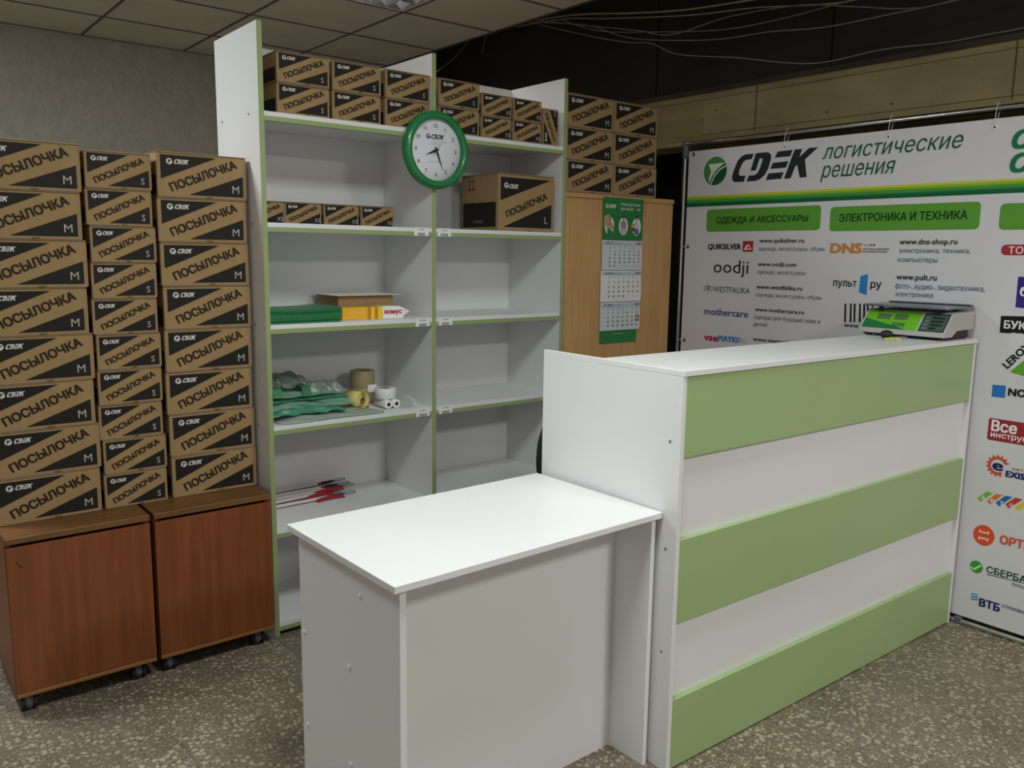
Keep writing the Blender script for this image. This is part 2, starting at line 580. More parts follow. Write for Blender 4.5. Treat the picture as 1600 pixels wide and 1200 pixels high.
# ------------------------------------------------------------------ shelving unit
W1, W2 = 0.7169, 1.4263
HS, DS = 2.2104, 0.400
TH = 0.017
su = thing('shelving_unit', 'tall white open shelving unit with green edges and a middle divider', 'shelving unit', (0, 0, 0))
def upright(name, x0, x1, caps):
    p = MB(); p.box(x0, x1, .002, DS, 0, HS, M_WHITE, bev=.0006)
    o = p.build(name, su)
    e = MB(); e.box(x0, x1, -.0005, .0018, 0, HS, M_EDGE)
    e.build('edge_band', o)
    for (yy, zz) in caps:
        c = MB(); c.cyl((x0+.0002, yy, zz), (x0-.0015, yy, zz), .0045, M_STEEL, n=12)
        c.build('screw', o)
SB = [1.9007, 1.523, 1.1619, 0.7909, 0.4, 0.035]          # lower faces of the white boards
upright('side_panel', 0, .018, [(yy, z+.012) for z in SB[:5] for yy in (.09, .345)])
upright('divider_panel', W1-.009, W1+.009, [])
upright('side_panel', W2-.018, W2, [])
for (a, b) in ((.018, W1-.009), (W1+.009, W2-.018)):
    p = MB(); p.box(a+.0003, b-.0003, DS-.02, DS-.004, 0.03, HS, M_WHITE); p.build('back_panel', su)
    for z in SB:
        p = MB(); p.box(a+.0003, b-.0003, .001, DS-.0205, z, z+.016, M_WHITE, bev=.0006)
        o = p.build('shelf', su)
        e = MB(); e.box(a+.0003, b-.0003, .0005, .019, z-.0155, z-.0002, M_EDGE)
        e.build('edge_strip', o)
ST = [z+.016 for z in SB]                                 # shelf tops

# address tags clipped on shelf edges
def shelf_tag(x, z, code, label):
    t = thing('shelf_tag', label, 'tag', (x, -.0012, z), 0, 'address tags on the shelf edges')
    p = MB(); p.box(-.0335, .0335, -.0006, .0, -.0155, .0165, M_CAP); p.build('card', t)
    q = MB(); pl = lambda u, v: (u, -.0009, v)
    put_text(q, code, ink('3a3d44'), pl, .028, .0052, weight=1, org=(-.014, .0065))
    rnd = random.Random(code)
    xx = -.018
    while xx < .018:
        w = rnd.choice((.0008, .0014, .002))
        q.flat([pl(xx, -.0145), pl(xx+w, -.0145), pl(xx+w, -.0035), pl(xx, -.0035)], ink('5a6266'))
        xx += w+.0009
    q.build('printed_code', t)
for x, z, c, l in ((.655, SB[1], '01-02-05', 'white barcode tag on the left bay shelf that holds four small cartons'),
                   (.765, SB[1], '01-01-05', 'white barcode tag on the right bay shelf under the large carton'),
                   (.660, SB[2], '01-02-04', 'white barcode tag on the left bay shelf with the yellow pack'),
                   (.772, SB[2], '01-01-04', 'white barcode tag on the empty right bay shelf level with the yellow pack'),
                   (.660, SB[3], '01-02-03', 'white barcode tag on the left bay shelf with tape rolls and bags'),
                   (.773, SB[3], '01-01-03', 'white barcode tag on the empty right bay shelf level with the tape rolls')):
    shelf_tag(x, z, c, l)

# ------------------------------------------------------------------ parcel cartons
def carton(W, D, H, letter, label, group, name='parcel_carton'):
    """origin at the lower front left corner; the front looks along -Y"""
    t = thing(name, label, 'carton', (0, 0, 0), 0, group)
    b = MB()
    b.box(0, W, .0015, D, 0, H-.0042, M_CARD, bev=.0028)
    # pale rim round the front flap
    r = .0045
    for (x0, x1, z0, z1) in ((.001, r, .003, H-.008), (W-r, W-.001, .003, H-.008), (r, W-r, .0008, .004)):
        b.box(x0, x1, .0002, .003, z0, z1, M_CARDE)
    b.build('body', t)
    l = MB(); l.box(.0005, W-.0005, 0, D, H-.0036, H-.0003, M_CARDE, bev=.0012); l.build('lid', t)
    tb = MB(); tb.box(W*.53, W*.60, -.0009, .002, .0003, .0055, M_CARDD); tb.build('locking_tab', t)
    a = MB()
    pl = lambda u, v: (u, -.0001, v)
    pl2 = lambda u, v: (u, -.0006, v)
    m = .042*W
    mz = .07*H
    u1, v0, v1 = .655*W, .40*H, H-mz
    ux, vx, us, vs_, ue, ve = .34, .55, .155, .125, .895, .745
    if letter == 'L':
        u1, v0 = .93*W, .53*H
        ux, vx, us, vs_, ue, ve = .09, .50, .16, .235, .88, .60
    a.flat([pl(m, v0), pl(u1, v1), pl(m, v1)], M_INK)
    a.flat([pl(ux*W, mz), pl(W-m, mz), pl(W-m, vx*H)], M_INK)
    ang = math.atan2((ve-vs_)*H, (ue-us)*W)
    ln = math.hypot((ve-vs_)*H, (ue-us)*W)
    put_text(a, 'ПОСЫЛОЧКА', ink('2c241c'), pl, ln, ln*.113, weight=2.2, ang=ang, org=(us*W, vs_*H), shear=-.04)
    hh = .105*H if letter != 'L' else .075*H
    put_logo_disc(a, M_INKW, M_INK, pl2, lambda u, v: (u, -.0009, v), m+.095*W, .79*H, hh*.66, hh*.66)
    put_word(a, M_INKW, pl2, m+.145*W, .742*H, .165*W, hh*.98)
    k = .17*H if letter != 'L' else .12*H
    put_text(a, letter, ink('b9b4aa'), pl2, None, k, weight=.0, org=(W*(.83 if len(letter) == 1 else .80), .155*H))
    # left end panel: dark lower half
    sl = lambda u, v: (-.0006, u, v)
    sl2 = lambda u, v: (-.0011, u, v)
    a.flat([sl(.05*D+.002, .07*H), sl(.95*D, .07*H), sl(.95*D, .50*H), sl(.05*D+.002, .50*H)], M_INK)
    if letter == 'L':
        u0, vv = .80*D, .72*H
        for k2 in range(3):
            uu = u0-.10*D*k2+.0
            if k2 < 2:
                a.flat([sl(uu, vv), sl(uu-.06*D, vv), sl(uu-.06*D, vv+.012), sl(uu, vv+.012)], ink('4a3c28'))
                a.flat([sl(uu-.025*D, vv+.012), sl(uu-.035*D, vv+.012), sl(uu-.035*D, vv+.04), sl(uu-.025*D, vv+.04)], ink('4a3c28'))
                a.flat([sl(uu-.005*D, vv+.036), sl(uu-.055*D, vv+.036), sl(uu-.03*D, vv+.054)], ink('4a3c28'))
        put_text(a, 'CDEK', ink('8a8478'), lambda u, v: sl2(D-u, v), .28*D, .012, weight=1, org=(.34*D, .14*H))
    a.build('printed_artwork', t)
    return t
PROTO = {}
def put_carton(letter, W, D, H, x, y, z, label, group, rz=0.0):
    k = (letter, W, H)
    if k not in PROTO:
        t = carton(W, D, H, letter, label, group)
        t.location = (x, y, z); t.rotation_euler = (0, 0, rz)
        PROTO[k] = t
        return t
    return dup(PROTO[k], (x, y, z), rz, label, group)
ORD = ['bottom', 'second from the bottom', 'third from the bottom', 'fourth from the bottom', 'fifth from the bottom', 'sixth from the bottom', 'seventh from the bottom', 'eighth from the bottom', 'ninth from the bottom', 'topmost']
Z0 = 0.5735
MH = (1.763-Z0)/8
SH = (1.749-Z0)/10
jit = random.Random(3)
for k in range(8):
    n = 'topmost' if k == 7 else ORD[k]
    put_carton('M', .305, .235, MH-.0004, -.851+(.004*(1 if k % 2 else -1)) + .0012*(7-k) - .005, .1+.003*jit.random(), Z0+.0005+k*MH,
               'M size carton, %s in the stack at the left photo edge' % n, 'M size cartons stacked on the left cabinet')
for k in range(10):
    n = 'topmost' if k == 9 else ORD[k]
    put_carton('S', .203, .19, SH-.0004, -.5365+.004*math.sin(k*2.1), .1+.004*jit.random(), Z0+.0005+k*SH,
               'S size carton, %s in the stack of narrow cartons on the cabinets' % n, 'S size cartons stacked on the cabinets')
for k in range(8):
    n = 'topmost' if k == 7 else ORD[k]
    put_carton('M', .305, .235, MH-.0004, -.3185+.003*math.sin(k*1.7+1), .1+.003*jit.random(), Z0+.0005+k*MH,
               'M size carton, %s in the stack against the shelving side' % n, 'M size cartons stacked on the right cabinet')
# on the top shelf
zt = ST[0]+.0005
SHt = .1045
for c, x in enumerate((.072, .284, .504)):
    for r in range(2):
        put_carton('S', .2, .25, SHt, x+.002*r, .012, zt+r*(SHt+.0005),
                   'S size carton, %s row, %s of three on the left bay top shelf' % (('lower', 'upper')[r], ('leftmost', 'middle', 'rightmost')[c]), 'S size cartons on the top shelf')
for r in range(2):
    put_carton('S', .2, .25, SHt, .7475+.001*r, .012, zt+r*(SHt+.0005), 'S size carton, %s of two beside the divider on the right bay top' % ('lower', 'upper')[r], 'S size cartons on the top shelf')
XH = .0895
for c, x in enumerate((.960, 1.128)):
    for r in range(2):
        put_carton('XS', .156, .16, XH, x+.002*r, .012, zt+r*(XH+.0005), 'XS size carton, %s row, %s of two columns on the right bay top' % (('lower', 'upper')[r], ('left', 'right')[c]), 'XS size cartons on the top shelf')
# the small one standing on its end
t = dup(PROTO[('XS', .156, XH)], (1.384, .012, zt), 0, 'XS size brown carton standing on its end at the right of the top shelf', 'XS size cartons on the top shelf')
t.rotation_euler = (0, -PI/2, 0)
# left bay, second shelf: four small cartons set back
for c in range(4):
    put_carton('XS', .152, .13, .0865, (-.0625+.0815, .1005+.0715, .2640+.0705, .4270+.0705)[c], .2, ST[1]+.0005,
               'XS size brown carton, %s in the row of four on the second shelf' % ('leftmost', 'second from left', 'third from left', 'rightmost')[c], 'XS cartons on the second shelf')
put_carton('L', .318, .27, .245, 1.065, .03, ST[1]+.0005, 'large L size brown carton alone on the second shelf of the right bay', 'large cartons')
# on the wardrobe
zw = 1.7235
for c, x in enumerate((1.425, 1.7285)):
    for r in range(3):
        put_carton('M', .3, .24, .144, x+(.003, .0, .002)[r]+(.0 if c == 0 else .001*r), .0+.004*r, zw+.0005+r*.1445,
                   'M size brown carton, %s, in the %s column on the beech wardrobe' % (('bottom', 'middle', 'top')[r], ('left', 'right')[c]), 'M size cartons on the wardrobe')

# ------------------------------------------------------------------ wooden cabinets on castors
M_CAB = wood('cherry_veneer', '763f1c', '894d28', rough=.42, scale=(45, 45, 3))
M_CABT = wood('cherry_top', '64421f', '7a5430', rough=.42, scale=(4, 50, 40))
M_CABE = mat('cherry_edge', '99662f', rough=.4)
def cabinet(x0, x1, label):
    t = thing('wooden_cabinet', label, 'cabinet', (x0, -.045, 0), 0, 'wooden cabinets on castors')
    w = x1-x0; D = .44; z0 = .06; z1 = Z0
    b = MB()
    b.box(0, .016, .018, D, z0, z1-.02, M_CAB); b.box(w-.016, w, .018, D, z0, z1-.02, M_CAB)
    b.box(.016, w-.016, D-.01, D, z0, z1-.02, M_CAB); b.box(.016, w-.016, .018, D-.01, z0, z0+.016, M_CAB)
    b.build('carcass', t)
    d = MB(); d.box(.0015, w-.0015, 0, .0172, z0+.014, z1-.030, M_CAB, bev=.0008)
    d.build('door', t)
    e = MB(); e.box(.0015, w-.0015, .0, .0172, z0+.0005, z0+.0125, M_CABE, bev=.001)
    e.build('bottom_rail', t)
    tp = MB(); tp.box(0, w, -.0005, D, z1-.02, z1, M_CABT, bev=.002)
    tp.build('top_panel', t)
    for cx in (.035, w-.055):
        for cy in (.05, D-.06):
            c = MB()
            c.cyl((cx, cy, .058), (cx, cy, .045), .016, M_DGREY, n=14)
            b2 = bmesh.new(); bmesh.ops.create_uvsphere(b2, u_segments=18, v_segments=10, radius=1)
            c.bm(b2, M_DGREY, Matrix.Translation((cx, cy-.008, .03)) @ Matrix.Diagonal((.018, .027, .027, 1)), True)
            c.box(cx-.006, cx+.006, cy-.016, cy+.012, .022, .055, M_DGREY)
            k = c.build('caster', t)
            wl = MB()
            wl.cyl((cx-.022, cy-.008, .0245), (cx-.012, cy-.008, .0245), .0245, M_BLACK)
            wl.cyl((cx+.012, cy-.008, .0245), (cx+.022, cy-.008, .0245), .0245, M_BLACK)
            wl.build('wheel', k)
    return t
c1 = cabinet(-.853, -.4365, 'reddish wooden cabinet on castors at the left, under two carton stacks')
if True:
    s = MB(); s.tube([(.027, -.0004, .50), (.033, -.0005, .488), (.041, -.0004, .479)], .0012, M_BLACK, n=5)
    s.build('scratch', c1)
cabinet(-.4245, -.0195, 'reddish wooden cabinet on castors touching the white shelving side')

# ------------------------------------------------------------------ wardrobe with wall calendar
M_BEECH = wood('beech_veneer', 'bb8f5c', 'cba06b', rough=.5, scale=(30, 30, 2.5))
wd = thing('wardrobe', 'tall beech wardrobe end with cartons on top beside the shelving', 'wardrobe', (1.436, .006, 0))
p = MB(); p.box(0, .735, .003, .5, .0, 1.7, M_BEECH, bev=.001); p.build('carcass', wd)
p = MB(); p.box(.0, .735, 0, .0028, .05, 1.694, M_BEECH); p.build('end_panel', wd)
p = MB(); p.box(-.003, .74, -.004, .5, 1.7005, zw, M_BEECH, bev=.002); p.build('top_panel', wd)

cl = thing('wall_calendar', 'green and white three-month wall calendar hanging on the wardrobe', 'calendar', (1.668, .0015, 0))
M_CALG = mat('calendar_green', '1f7a3c', rough=.4)
M_CALW = mat('calendar_paper', 'cdd6da', rough=.7)
M_CALW2 = mat('calendar_paper_white', 'e6e6ea', rough=.7)
CW = .276
p = MB(); p.box(.0, CW, -.0015, .0, 1.515, 1.713, M_CALG); p.build('header_card', cl)
q = MB(); pl = lambda u, v: (u, -.0019, v); pl2 = lambda u, v: (u, -.0023, v); pl3 = lambda u, v: (u, -.0027, v)
put_logo_disc(q, M_INKW, M_CALG, pl, pl2, .025, 1.672, .009, .010)
put_word(q, M_INKW, pl, .037, 1.663, .052, .018)
put_text(q, 'ЛУЧШАЯ ДОСТАВКА', M_INKW, pl, .135, .011, weight=1, org=(.118, 1.678))
put_text(q, 'ДЛЯ ЛЮДЕЙ', M_INKW, pl, .088, .011, weight=1, org=(.118, 1.657))
put_text(q, 'NEW', M_INKW, pl, .026, .009, weight=1, org=(.232, 1.657))
skin, hairm, shirt, jean = ink('b08a70'), ink('2a2420'), ink('9c8490'), ink('5b6c94')
for k, cx in enumerate((.045, .140, .232)):
    put_disc(q, ink('dfe5d8'), pl, cx, 1.58, .031, .042)
    if k == 0:
        q.flat([pl2(cx-.04, 1.575), pl2(cx-.005, 1.575), pl2(cx-.002, 1.635), pl2(cx-.036, 1.625)], ink('b49a72'))
        q.flat([pl3(cx-.01, 1.58), pl3(cx+.03, 1.555), pl3(cx+.033, 1.563), pl3(cx+.012, 1.6), pl3(cx+.008, 1.622), pl3(cx-.004, 1.622)], skin)
        q.flat([pl3(cx-.016, 1.572), pl3(cx-.012, 1.535), pl3(cx+.018, 1.535), pl3(cx+.02, 1.555), pl3(cx-.005, 1.572)], M_CALG)
    else:
        q.flat([pl2(cx-.018, 1.55), pl2(cx+.018, 1.55), pl2(cx+.02, 1.595), pl2(cx+.008, 1.608), pl2(cx-.008, 1.608), pl2(cx-.02, 1.595)], shirt if k == 1 else ink('c9c6cc'))
        q.flat([pl3(cx-.016, 1.543), pl3(cx+.016, 1.543), pl3(cx+.014, 1.57), pl3(cx-.014, 1.57)], ink('c8b4c0') if k == 1 else jean)
        put_disc(q, skin, pl2, cx, 1.618, .0075, .010)
        q.flat([pl3(cx-.009, 1.618), pl3(cx-.006, 1.63), pl3(cx+.006, 1.631), pl3(cx+.009, 1.621), pl3(cx, 1.624)], hairm)
        if k == 2:
            q.flat([pl3(cx-.045, 1.585), pl3(cx-.008, 1.598), pl3(cx-.008, 1.588), pl3(cx-.043, 1.576)], skin)
            q.flat([pl3(cx-.048, 1.577), pl3(cx-.012, 1.577), pl3(cx-.012, 1.557), pl3(cx-.044, 1.56)], ink('7a5a3c'))
q.build('printed_picture', cl)
months = (('АВГУСТ', 'AUGUST', 6, 31, 31, M_CALW, 1.371, 1.512, 0), ('СЕНТЯБРЬ', 'SEPTEMBER', 2, 30, 31, M_CALW2, 1.219, 1.368, .003), ('ОКТЯБРЬ', 'OCTOBER', 4, 31, 30, M_CALW, 1.080, 1.216, .001))
for (ru, en, wd0, nd, pv, pm, z0, z1, off) in months:
    p = MB()
    p.add([(.0-off, -.0015, z1), (CW+off*.5, -.0015, z1), (CW+off*.5, -.005, z0+.03), (CW+off*.5, -.004, z0), (-off, -.004, z0), (-off, -.005, z0+.03)], [[0, 1, 2, 5], [5, 2, 3, 4]], pm)
    p.add([(.0-off, -.0002, z1), (CW+off*.5, -.0002, z1), (CW+off*.5, -.0002, z0), (-off, -.0002, z0)], [[0, 1, 2, 3]], pm)
    pg = p.build('month_pad', cl)
    q = MB(); pl = lambda u, v: (u, -.0062, v)
    q.flat([pl(.004, z1-.02), pl(CW-.004, z1-.02), pl(CW-.004, z1-.006), pl(.004, z1-.006)], ink('b9c8cc'))
    pl = lambda u, v: (u, -.0066, v)
    put_text(q, ru, ink('2c6a6a'), pl, .06, .0085, weight=1, org=(.018, z1-.017))
    put_text(q, en, ink('7a9a9a'), pl, .052, .0065, weight=0, org=(.084, z1-.017))
    put_text(q, '2021', ink('2c5a6a'), pl, .034, .0095, weight=1.5, org=(.232, z1-.017))
    rows = 6 if ru == 'АВГУСТ' else 5
    dz = (z1-z0-.036)/rows
    d = 1-wd0; r = 0
    while d <= nd:
        for c in range(7):
            n = d+c
            fade = not (1 <= n <= nd)
            n = n if 1 <= n <= nd else (n+pv if n < 1 else n-nd)
            s = str(n)
            col = ink('9fb0b4') if fade else (ink('a05858') if c > 4 else ink('384a52'))
            put_text(q, s, col, pl, None, min(.0095, dz*.5), weight=.6, org=(.05+.0335*c-(.006 if len(s) == 2 else .003), z1-.036-dz*r-.001))
        put_text(q, str(30+r), ink('a8b8bc'), pl, None, .006, org=(.012, z1-.036-dz*r))
        d += 7; r += 1
    if ru == 'ОКТЯБРЬ':
        for (a, b, c_, d_) in ((.243, .266, 1.146, 1.150), (.243, .266, 1.122, 1.126), (.243, .247, 1.126, 1.146), (.262, .266, 1.126, 1.146)):
            q.flat([(a, -.0072, d_), (b, -.0072, d_), (b, -.0072, c_), (a, -.0072, c_)], ink('6a2830'))
    q.build('printed_days', pg)
p = MB(); p.box(.004, CW-.018, -.0015, .0, 1.018, 1.0795, M_CALG); o = p.build('footer_card', cl)
q = MB(); put_text(q, 'www.cdek.ru', M_INKW, lambda u, v: (u, -.0019, v), .075, .006, org=(.09, 1.060)); q.build('printed_address', o)

# ------------------------------------------------------------------ wall clock on the divider
ck = thing('wall_clock', 'round green-rimmed wall clock with white face on the shelving divider', 'clock', (.7155, -.004, 1.8415))
M_CLK = mat('clock_green', '1f7f45', rough=.28, coat=.3)
p = MB()
p.lathe([(.1495, 0), (.1510, -.010), (.1490, -.022), (.1400, -.032), (.1280, -.034), (.1210, -.030), (.1180, -.022), (.117, -.012)], M_CLK, axis='Y', n=72)
p.lathe([(0.0005, 0), (.1495, 0)], M_CLK, axis='Y', n=72)
p.build('rim', ck)
p = MB(); p.lathe([(.0003, -.012), (.1178, -.012)], mat('clock_face', 'e9e9ee', rough=.5), axis='Y', n=64, smooth=False)
p.build('face', ck)
q = MB(); pl = lambda u, v: (u, -.0125, v); pl2 = lambda u, v: (u, -.0129, v)
for n in range(1, 13):
    a = n*PI/6
    s = str(n); rr_ = .0935
    put_text(q, s, ink('3c3f44'), pl, None, .0148, weight=.5, org=(rr_*math.sin(a)-(.0105 if len(s) == 2 else .0055), rr_*math.cos(a)-.0074))
    put_disc(q, ink('3c3f44'), pl, 0.1095*math.sin(a), .1095*math.cos(a), .0016, .0016, 10)
put_logo_disc(q, ink('202326'), ink('e9e9ee'), pl, pl2, -.037, .051, .0095, .0095)
put_word(q, ink('202326'), pl, -.024, .0425, .064, .018)
put_text(q, 'логистические', ink('a9b4b2'), pl, .072, .005, mode='x', org=(-.020, .031))
put_text(q, 'решения', ink('a9b4b2'), pl, .042, .005, mode='x', org=(-.022, .021))
put_text(q, 'www.cdek.ru', ink('a4a8ac'), pl, .072, .005, mode='x', org=(-.037, -.047))
q.build('printed_dial', ck)
def hand(name, ang, ln, w, tail, yy, m):
    h = MB(); a = math.radians(ang); d = Vector((math.sin(a), 0, math.cos(a))); n = Vector((d.z, 0, -d.x))
    pts = [d*-tail+n*w*.6, d*ln*.15+n*w, d*ln, d*ln*.15-n*w, d*-tail-n*w*.6]
    vs = [(v.x, yy, v.z) for v in pts]+[(v.x, yy-.0008, v.z) for v in pts]
    h.add(vs, [[0, 1, 2, 3, 4], [9, 8, 7, 6, 5]]+[[i, (i+1) % 5, 5+(i+1) % 5, 5+i] for i in range(5)], m)
    h.build(name, ck)
hand('hour_hand', 247, .056, .0055, .012, -.0145, M_BLACK)
hand('minute_hand', 158, .086, .0042, .014, -.0158, M_BLACK)
hand('second_hand', 38, .048, .0009, .030, -.0172, mat('hand_grey', '8a8c90', rough=.4))
p = MB(); p.cyl((0, -.0122, 0), (0, -.0185, 0), .0045, M_BLACK, n=16); p.build('hub', ck)
p = MB(); p.lathe([(.1195, -.0215), (.10, -.0245), (.07, -.027), (.035, -.0285), (.0003, -.029)], M_GLASS, axis='Y', n=64)
p.build('glass', ck)

# ------------------------------------------------------------------ reception counter
KX, KY, KR = .5249, -1.4611, -.0234
kc = thing('reception_counter', 'high white reception counter with three pale green front panels', 'counter', (KX, KY, 0), KR)
KL, KZ, KD = 1.672, 1.1444, .318
p = MB(); p.box(0, .016, .0, .572, 0, KZ-.0165, M_WHITE, bev=.0006)
side = p.build('side_panel', kc)
for zz in (.949, .649, .35):
    s = MB(); s.cyl((-.0012, .036, zz), (.0005, .036, zz), .0042, M_STEEL, n=12); s.build('screw', side)
p = MB(); p.box(.0, .016, KD+.001, .572, KZ-.0163, KZ, M_WHITE, bev=.0006); p.build('side_panel_top', side)
p = MB(); p.box(KL-.016, KL, .0, KD, 0, KZ-.0165, M_WHITE, bev=.0006); p.build('side_panel', kc)
p = MB(); p.box(.0163, KL-.0163, .017, .033, .0, KZ-.0165, M_WHITE); p.build('front_panel', kc)
p = MB(); p.box(0, KL, -.004, KD, KZ-.016, KZ, M_WHITE, bev=.0012); p.build('countertop', kc)
p = MB(); p.box(.0163, KL-.0163, .0335, KD, .70, .716, M_WHITE); p.build('work_surface', kc)
for (z0, z1) in ((.9087, KZ-.018), (.4395, .6794), (.006, .2126)):
    p = MB(); p.box(.0165, KL-.0165, .0, .0165, z0, z1, M_GREEN, bev=.0008); p.build('green_panel', kc)

# ------------------------------------------------------------------ low desk
dk = thing('desk', 'low white desk with open knee space facing out beside the counter', 'desk', (KX-.001, -1.4128, 0), .0117)
DL, DW, DZ = .853, .520, .75
p = MB(); p.box(-DL, -.001, 0, DW, DZ-.017, DZ, M_WHITE, bev=.0012); p.build('tabletop', dk)
lp = None
p = MB(); p.box(-DL+.022, -DL+.039, .016, DW-.02, 0, DZ-.0175, M_WHITE, bev=.0006)
lp = p.build('side_panel', dk)
for (yy, zz) in ((.205, .663), (.51-.012, .467), (.262, .466), (.50-.008, .21), (.262, .214)):
    s = MB(); s.lathe([(.0075, 0), (.007, -.0015), (.004, -.003), (.0003, -.0035)], M_CAP, org=(-DL+.0218, yy-.02, zz), axis='X', n=16)
    s.build('screw_cap', lp)
p = MB(); p.box(-.026, -.010, .016, DW-.02, 0, DZ-.0175, M_WHITE, bev=.0006); p.build('side_panel', dk)
p = MB(); p.box(-DL+.0395, -.0265, .150, .166, .0, DZ-.0175, M_WHITE); p.build('modesty_panel', dk)
p = MB(); p.box(-.046, -.0265, .055, .075, DZ-.0335, DZ-.0178, M_STEEL, bev=.001); p.build('corner_bracket', dk)

# ------------------------------------------------------------------ office chair behind the counter
ch = thing('office_chair', 'black office chair mostly hidden behind the white counter side', 'chair', (.828, -.50, 0), .35)
M_FAB = mat('black_mesh_fabric', '1b1c1e', rough=.85, bump=(400, .2))
p = MB()
vs = []; fs = []
nu, nv = 13, 15
for side_ in (0, 1):
    for j in range(nv):
        v = j/(nv-1)
        hw = .205*(1-abs(2*v-1)**2.4)**.5+.004
        for i in range(nu):
            u = i/(nu-1)*2-1
            vs.append((u*hw, -.17-.035*(1-u*u)-.05*(v-.4)**2 + (.035 if side_ else 0), .56+.36*v))
for side_ in (0, 1):
    o = side_*nu*nv
    for j in range(nv-1):
        for i in range(nu-1):
            fs.append([o+j*nu+i, o+j*nu+i+1, o+(j+1)*nu+i+1, o+(j+1)*nu+i])
N2 = nu*nv
for j in range(nv-1):
    fs.append([j*nu, (j+1)*nu, N2+(j+1)*nu, N2+j*nu]); fs.append([j*nu+nu-1, (j+1)*nu+nu-1, N2+(j+1)*nu+nu-1, N2+j*nu+nu-1])
for i in range(nu-1):
    fs.append([i, i+1, N2+i+1, N2+i]); k = (nv-1)*nu
    fs.append([k+i, k+i+1, N2+k+i+1, N2+k+i])
p.add(vs, fs, M_FAB, True); p.build('backrest', ch)
p = MB(); p.tube([(0, -.16, .70), (0, -.2, .55), (0, -.17, .45), (0, -.05, .425)], .018, M_BLACK, n=8); p.build('back_bracket', ch)
p = MB(); p.box(-.22, .22, -.2, .24, .43, .50, M_FAB, bev=.03, seg=3); p.build('seat', ch)
p = MB(); p.cyl((0, 0, .09), (0, 0, .43), .025, M_BLACK); p.build('gas_lift', ch)
p = MB()
for k in range(5):
    a = 2*PI*k/5+.3
    p.tube([(0, 0, .10), (.15*math.cos(a), .15*math.sin(a), .09), (.27*math.cos(a), .27*math.sin(a), .062)], .016, M_BLACK, n=8)
p.build('star_base', ch)
for k in range(5):
    a = 2*PI*k/5+.3
    p = MB(); x, y = .27*math.cos(a), .27*math.sin(a)
    p.cyl((x-.02*math.sin(a), y+.02*math.cos(a), .027), (x+.02*math.sin(a), y-.02*math.cos(a), .027), .027, M_BLACK)
    p.build('wheel', ch)

# ------------------------------------------------------------------ electronic scale and keys on the counter
sc = thing('electronic_scale', 'grey electronic scale with green keypad and steel platter on the counter', 'scale', (1.967, -1.314, KZ+.0005), 0.0)
M_SCB = mat('scale_plastic', 'b9bab6', rough=.45)
p = MB()
h = .166
prof = [(.0, .012), (.0, .026), (.062, .098), (.075, .102), (.232, .102), (.236, .096), (.236, .036), (.10, .034), (.06, .012)]
p.prism(prof, -h, h, M_SCB, axis='Y')
p.build('housing', sc)
p = MB()
p.box(.014, .228, -h+.012, h-.012, .005, .0118, M_BLACK); p.box(.11, .22, -h+.012, h-.012, .0118, .0345, M_BLACK)
p.build('base_tray', sc)
for (fx, fy) in ((.03, -.14), (.03, .14), (.21, -.14), (.21, .14)):
    p = MB(); p.cyl((fx, fy, 0), (fx, fy, .0049), .013, M_BLACK, n=14); p.build('foot', sc)
sl_d = Vector((.062, 0, .072)).normalized()
def slope(u, v, e=.0008):                    # u along -y (left to right for the customer), v up the slope
    q_ = Vector((0, -u, .026)) + sl_d*v + Vector((-sl_d.z, 0, sl_d.x))*e
    return tuple(q_)
SLn = .095
kp = MB()
kp.flat([slope(-.158, .006), slope(.055, .006), slope(.055, SLn-.004), slope(-.158, SLn-.004)], mat('keypad_green', '6fc22c', rough=.4))
kp.flat([slope(-.158, .006, .0012), slope(.02, .006, .0012), slope(-.02, .018, .0012), slope(-.158, .052, .0012)], mat('keypad_dark_green', '1f7a3a', rough=.4))
kp = kp.build('keypad', sc)
for (u0, v0, nu_, nv_) in ((-.112, .05, 5, 3), (-.045, .052, 5, 3), (-.045, .02, 5, 2)):
    for a in range(nu_):
        for b in range(nv_):
            q = MB()
            uu, vv = u0+a*.0105, v0+b*.0095
            c = [slope(uu, vv, .001), slope(uu+.009, vv, .001), slope(uu+.009, vv+.0078, .001), slope(uu, vv+.0078, .001)]
            d = [slope(uu+.0008, vv+.0008, .0028), slope(uu+.0082, vv+.0008, .0028), slope(uu+.0082, vv+.007, .0028), slope(uu+.0008, vv+.007, .0028)]
            q.add(c+d, [[4, 5, 6, 7], [0, 1, 5, 4], [1, 2, 6, 5], [2, 3, 7, 6], [3, 0, 4, 7]], mat('key_grey', '5f6e58', rough=.5))
            q.build('key', kp)
dp = MB()
dp.flat([slope(.064, .006), slope(.158, .006), slope(.158, SLn-.004), slope(.064, SLn-.004)], mat('display_dark', '2a3336', rough=.15, spec=.6))
dp.flat([slope(.068, .010, .0012), slope(.154, .010, .0012), slope(.154, SLn-.008, .0012), slope(.068, SLn-.008, .0012)], mat('display_pane', '4d625c', rough=.12, spec=.6))
dp = dp.build('display', sc)
q = MB()
for r in range(4):
    v = .016+.0165*r
    put_text(q, ('8888', '888888', '888888', '888888')[r], ink('1c2222'), lambda a, b: slope(a, b, .0016), (.026, .044, .044, .044)[r], .010, weight=1.5, org=(.098, v))
    q.flat([slope(.073, v+.002, .0016), slope(.09, v+.002, .0016), slope(.09, v+.008, .0016), slope(.073, v+.008, .0016)], ink('6f8a80'))
q.build('digits', dp)
for fy in (-.11, .11):
    for fx in (.055, .2):
        p = MB(); p.cyl((fx, fy, .095), (fx, fy, .114), .009, M_BLACK, n=12); p.build('platter_post', sc)
p = MB()
p.box(.014, .238, -.162, .165, .114, .122, mat('platter_steel', '8d98a6', rough=.3, metal=.9), bev=.004, seg=2)
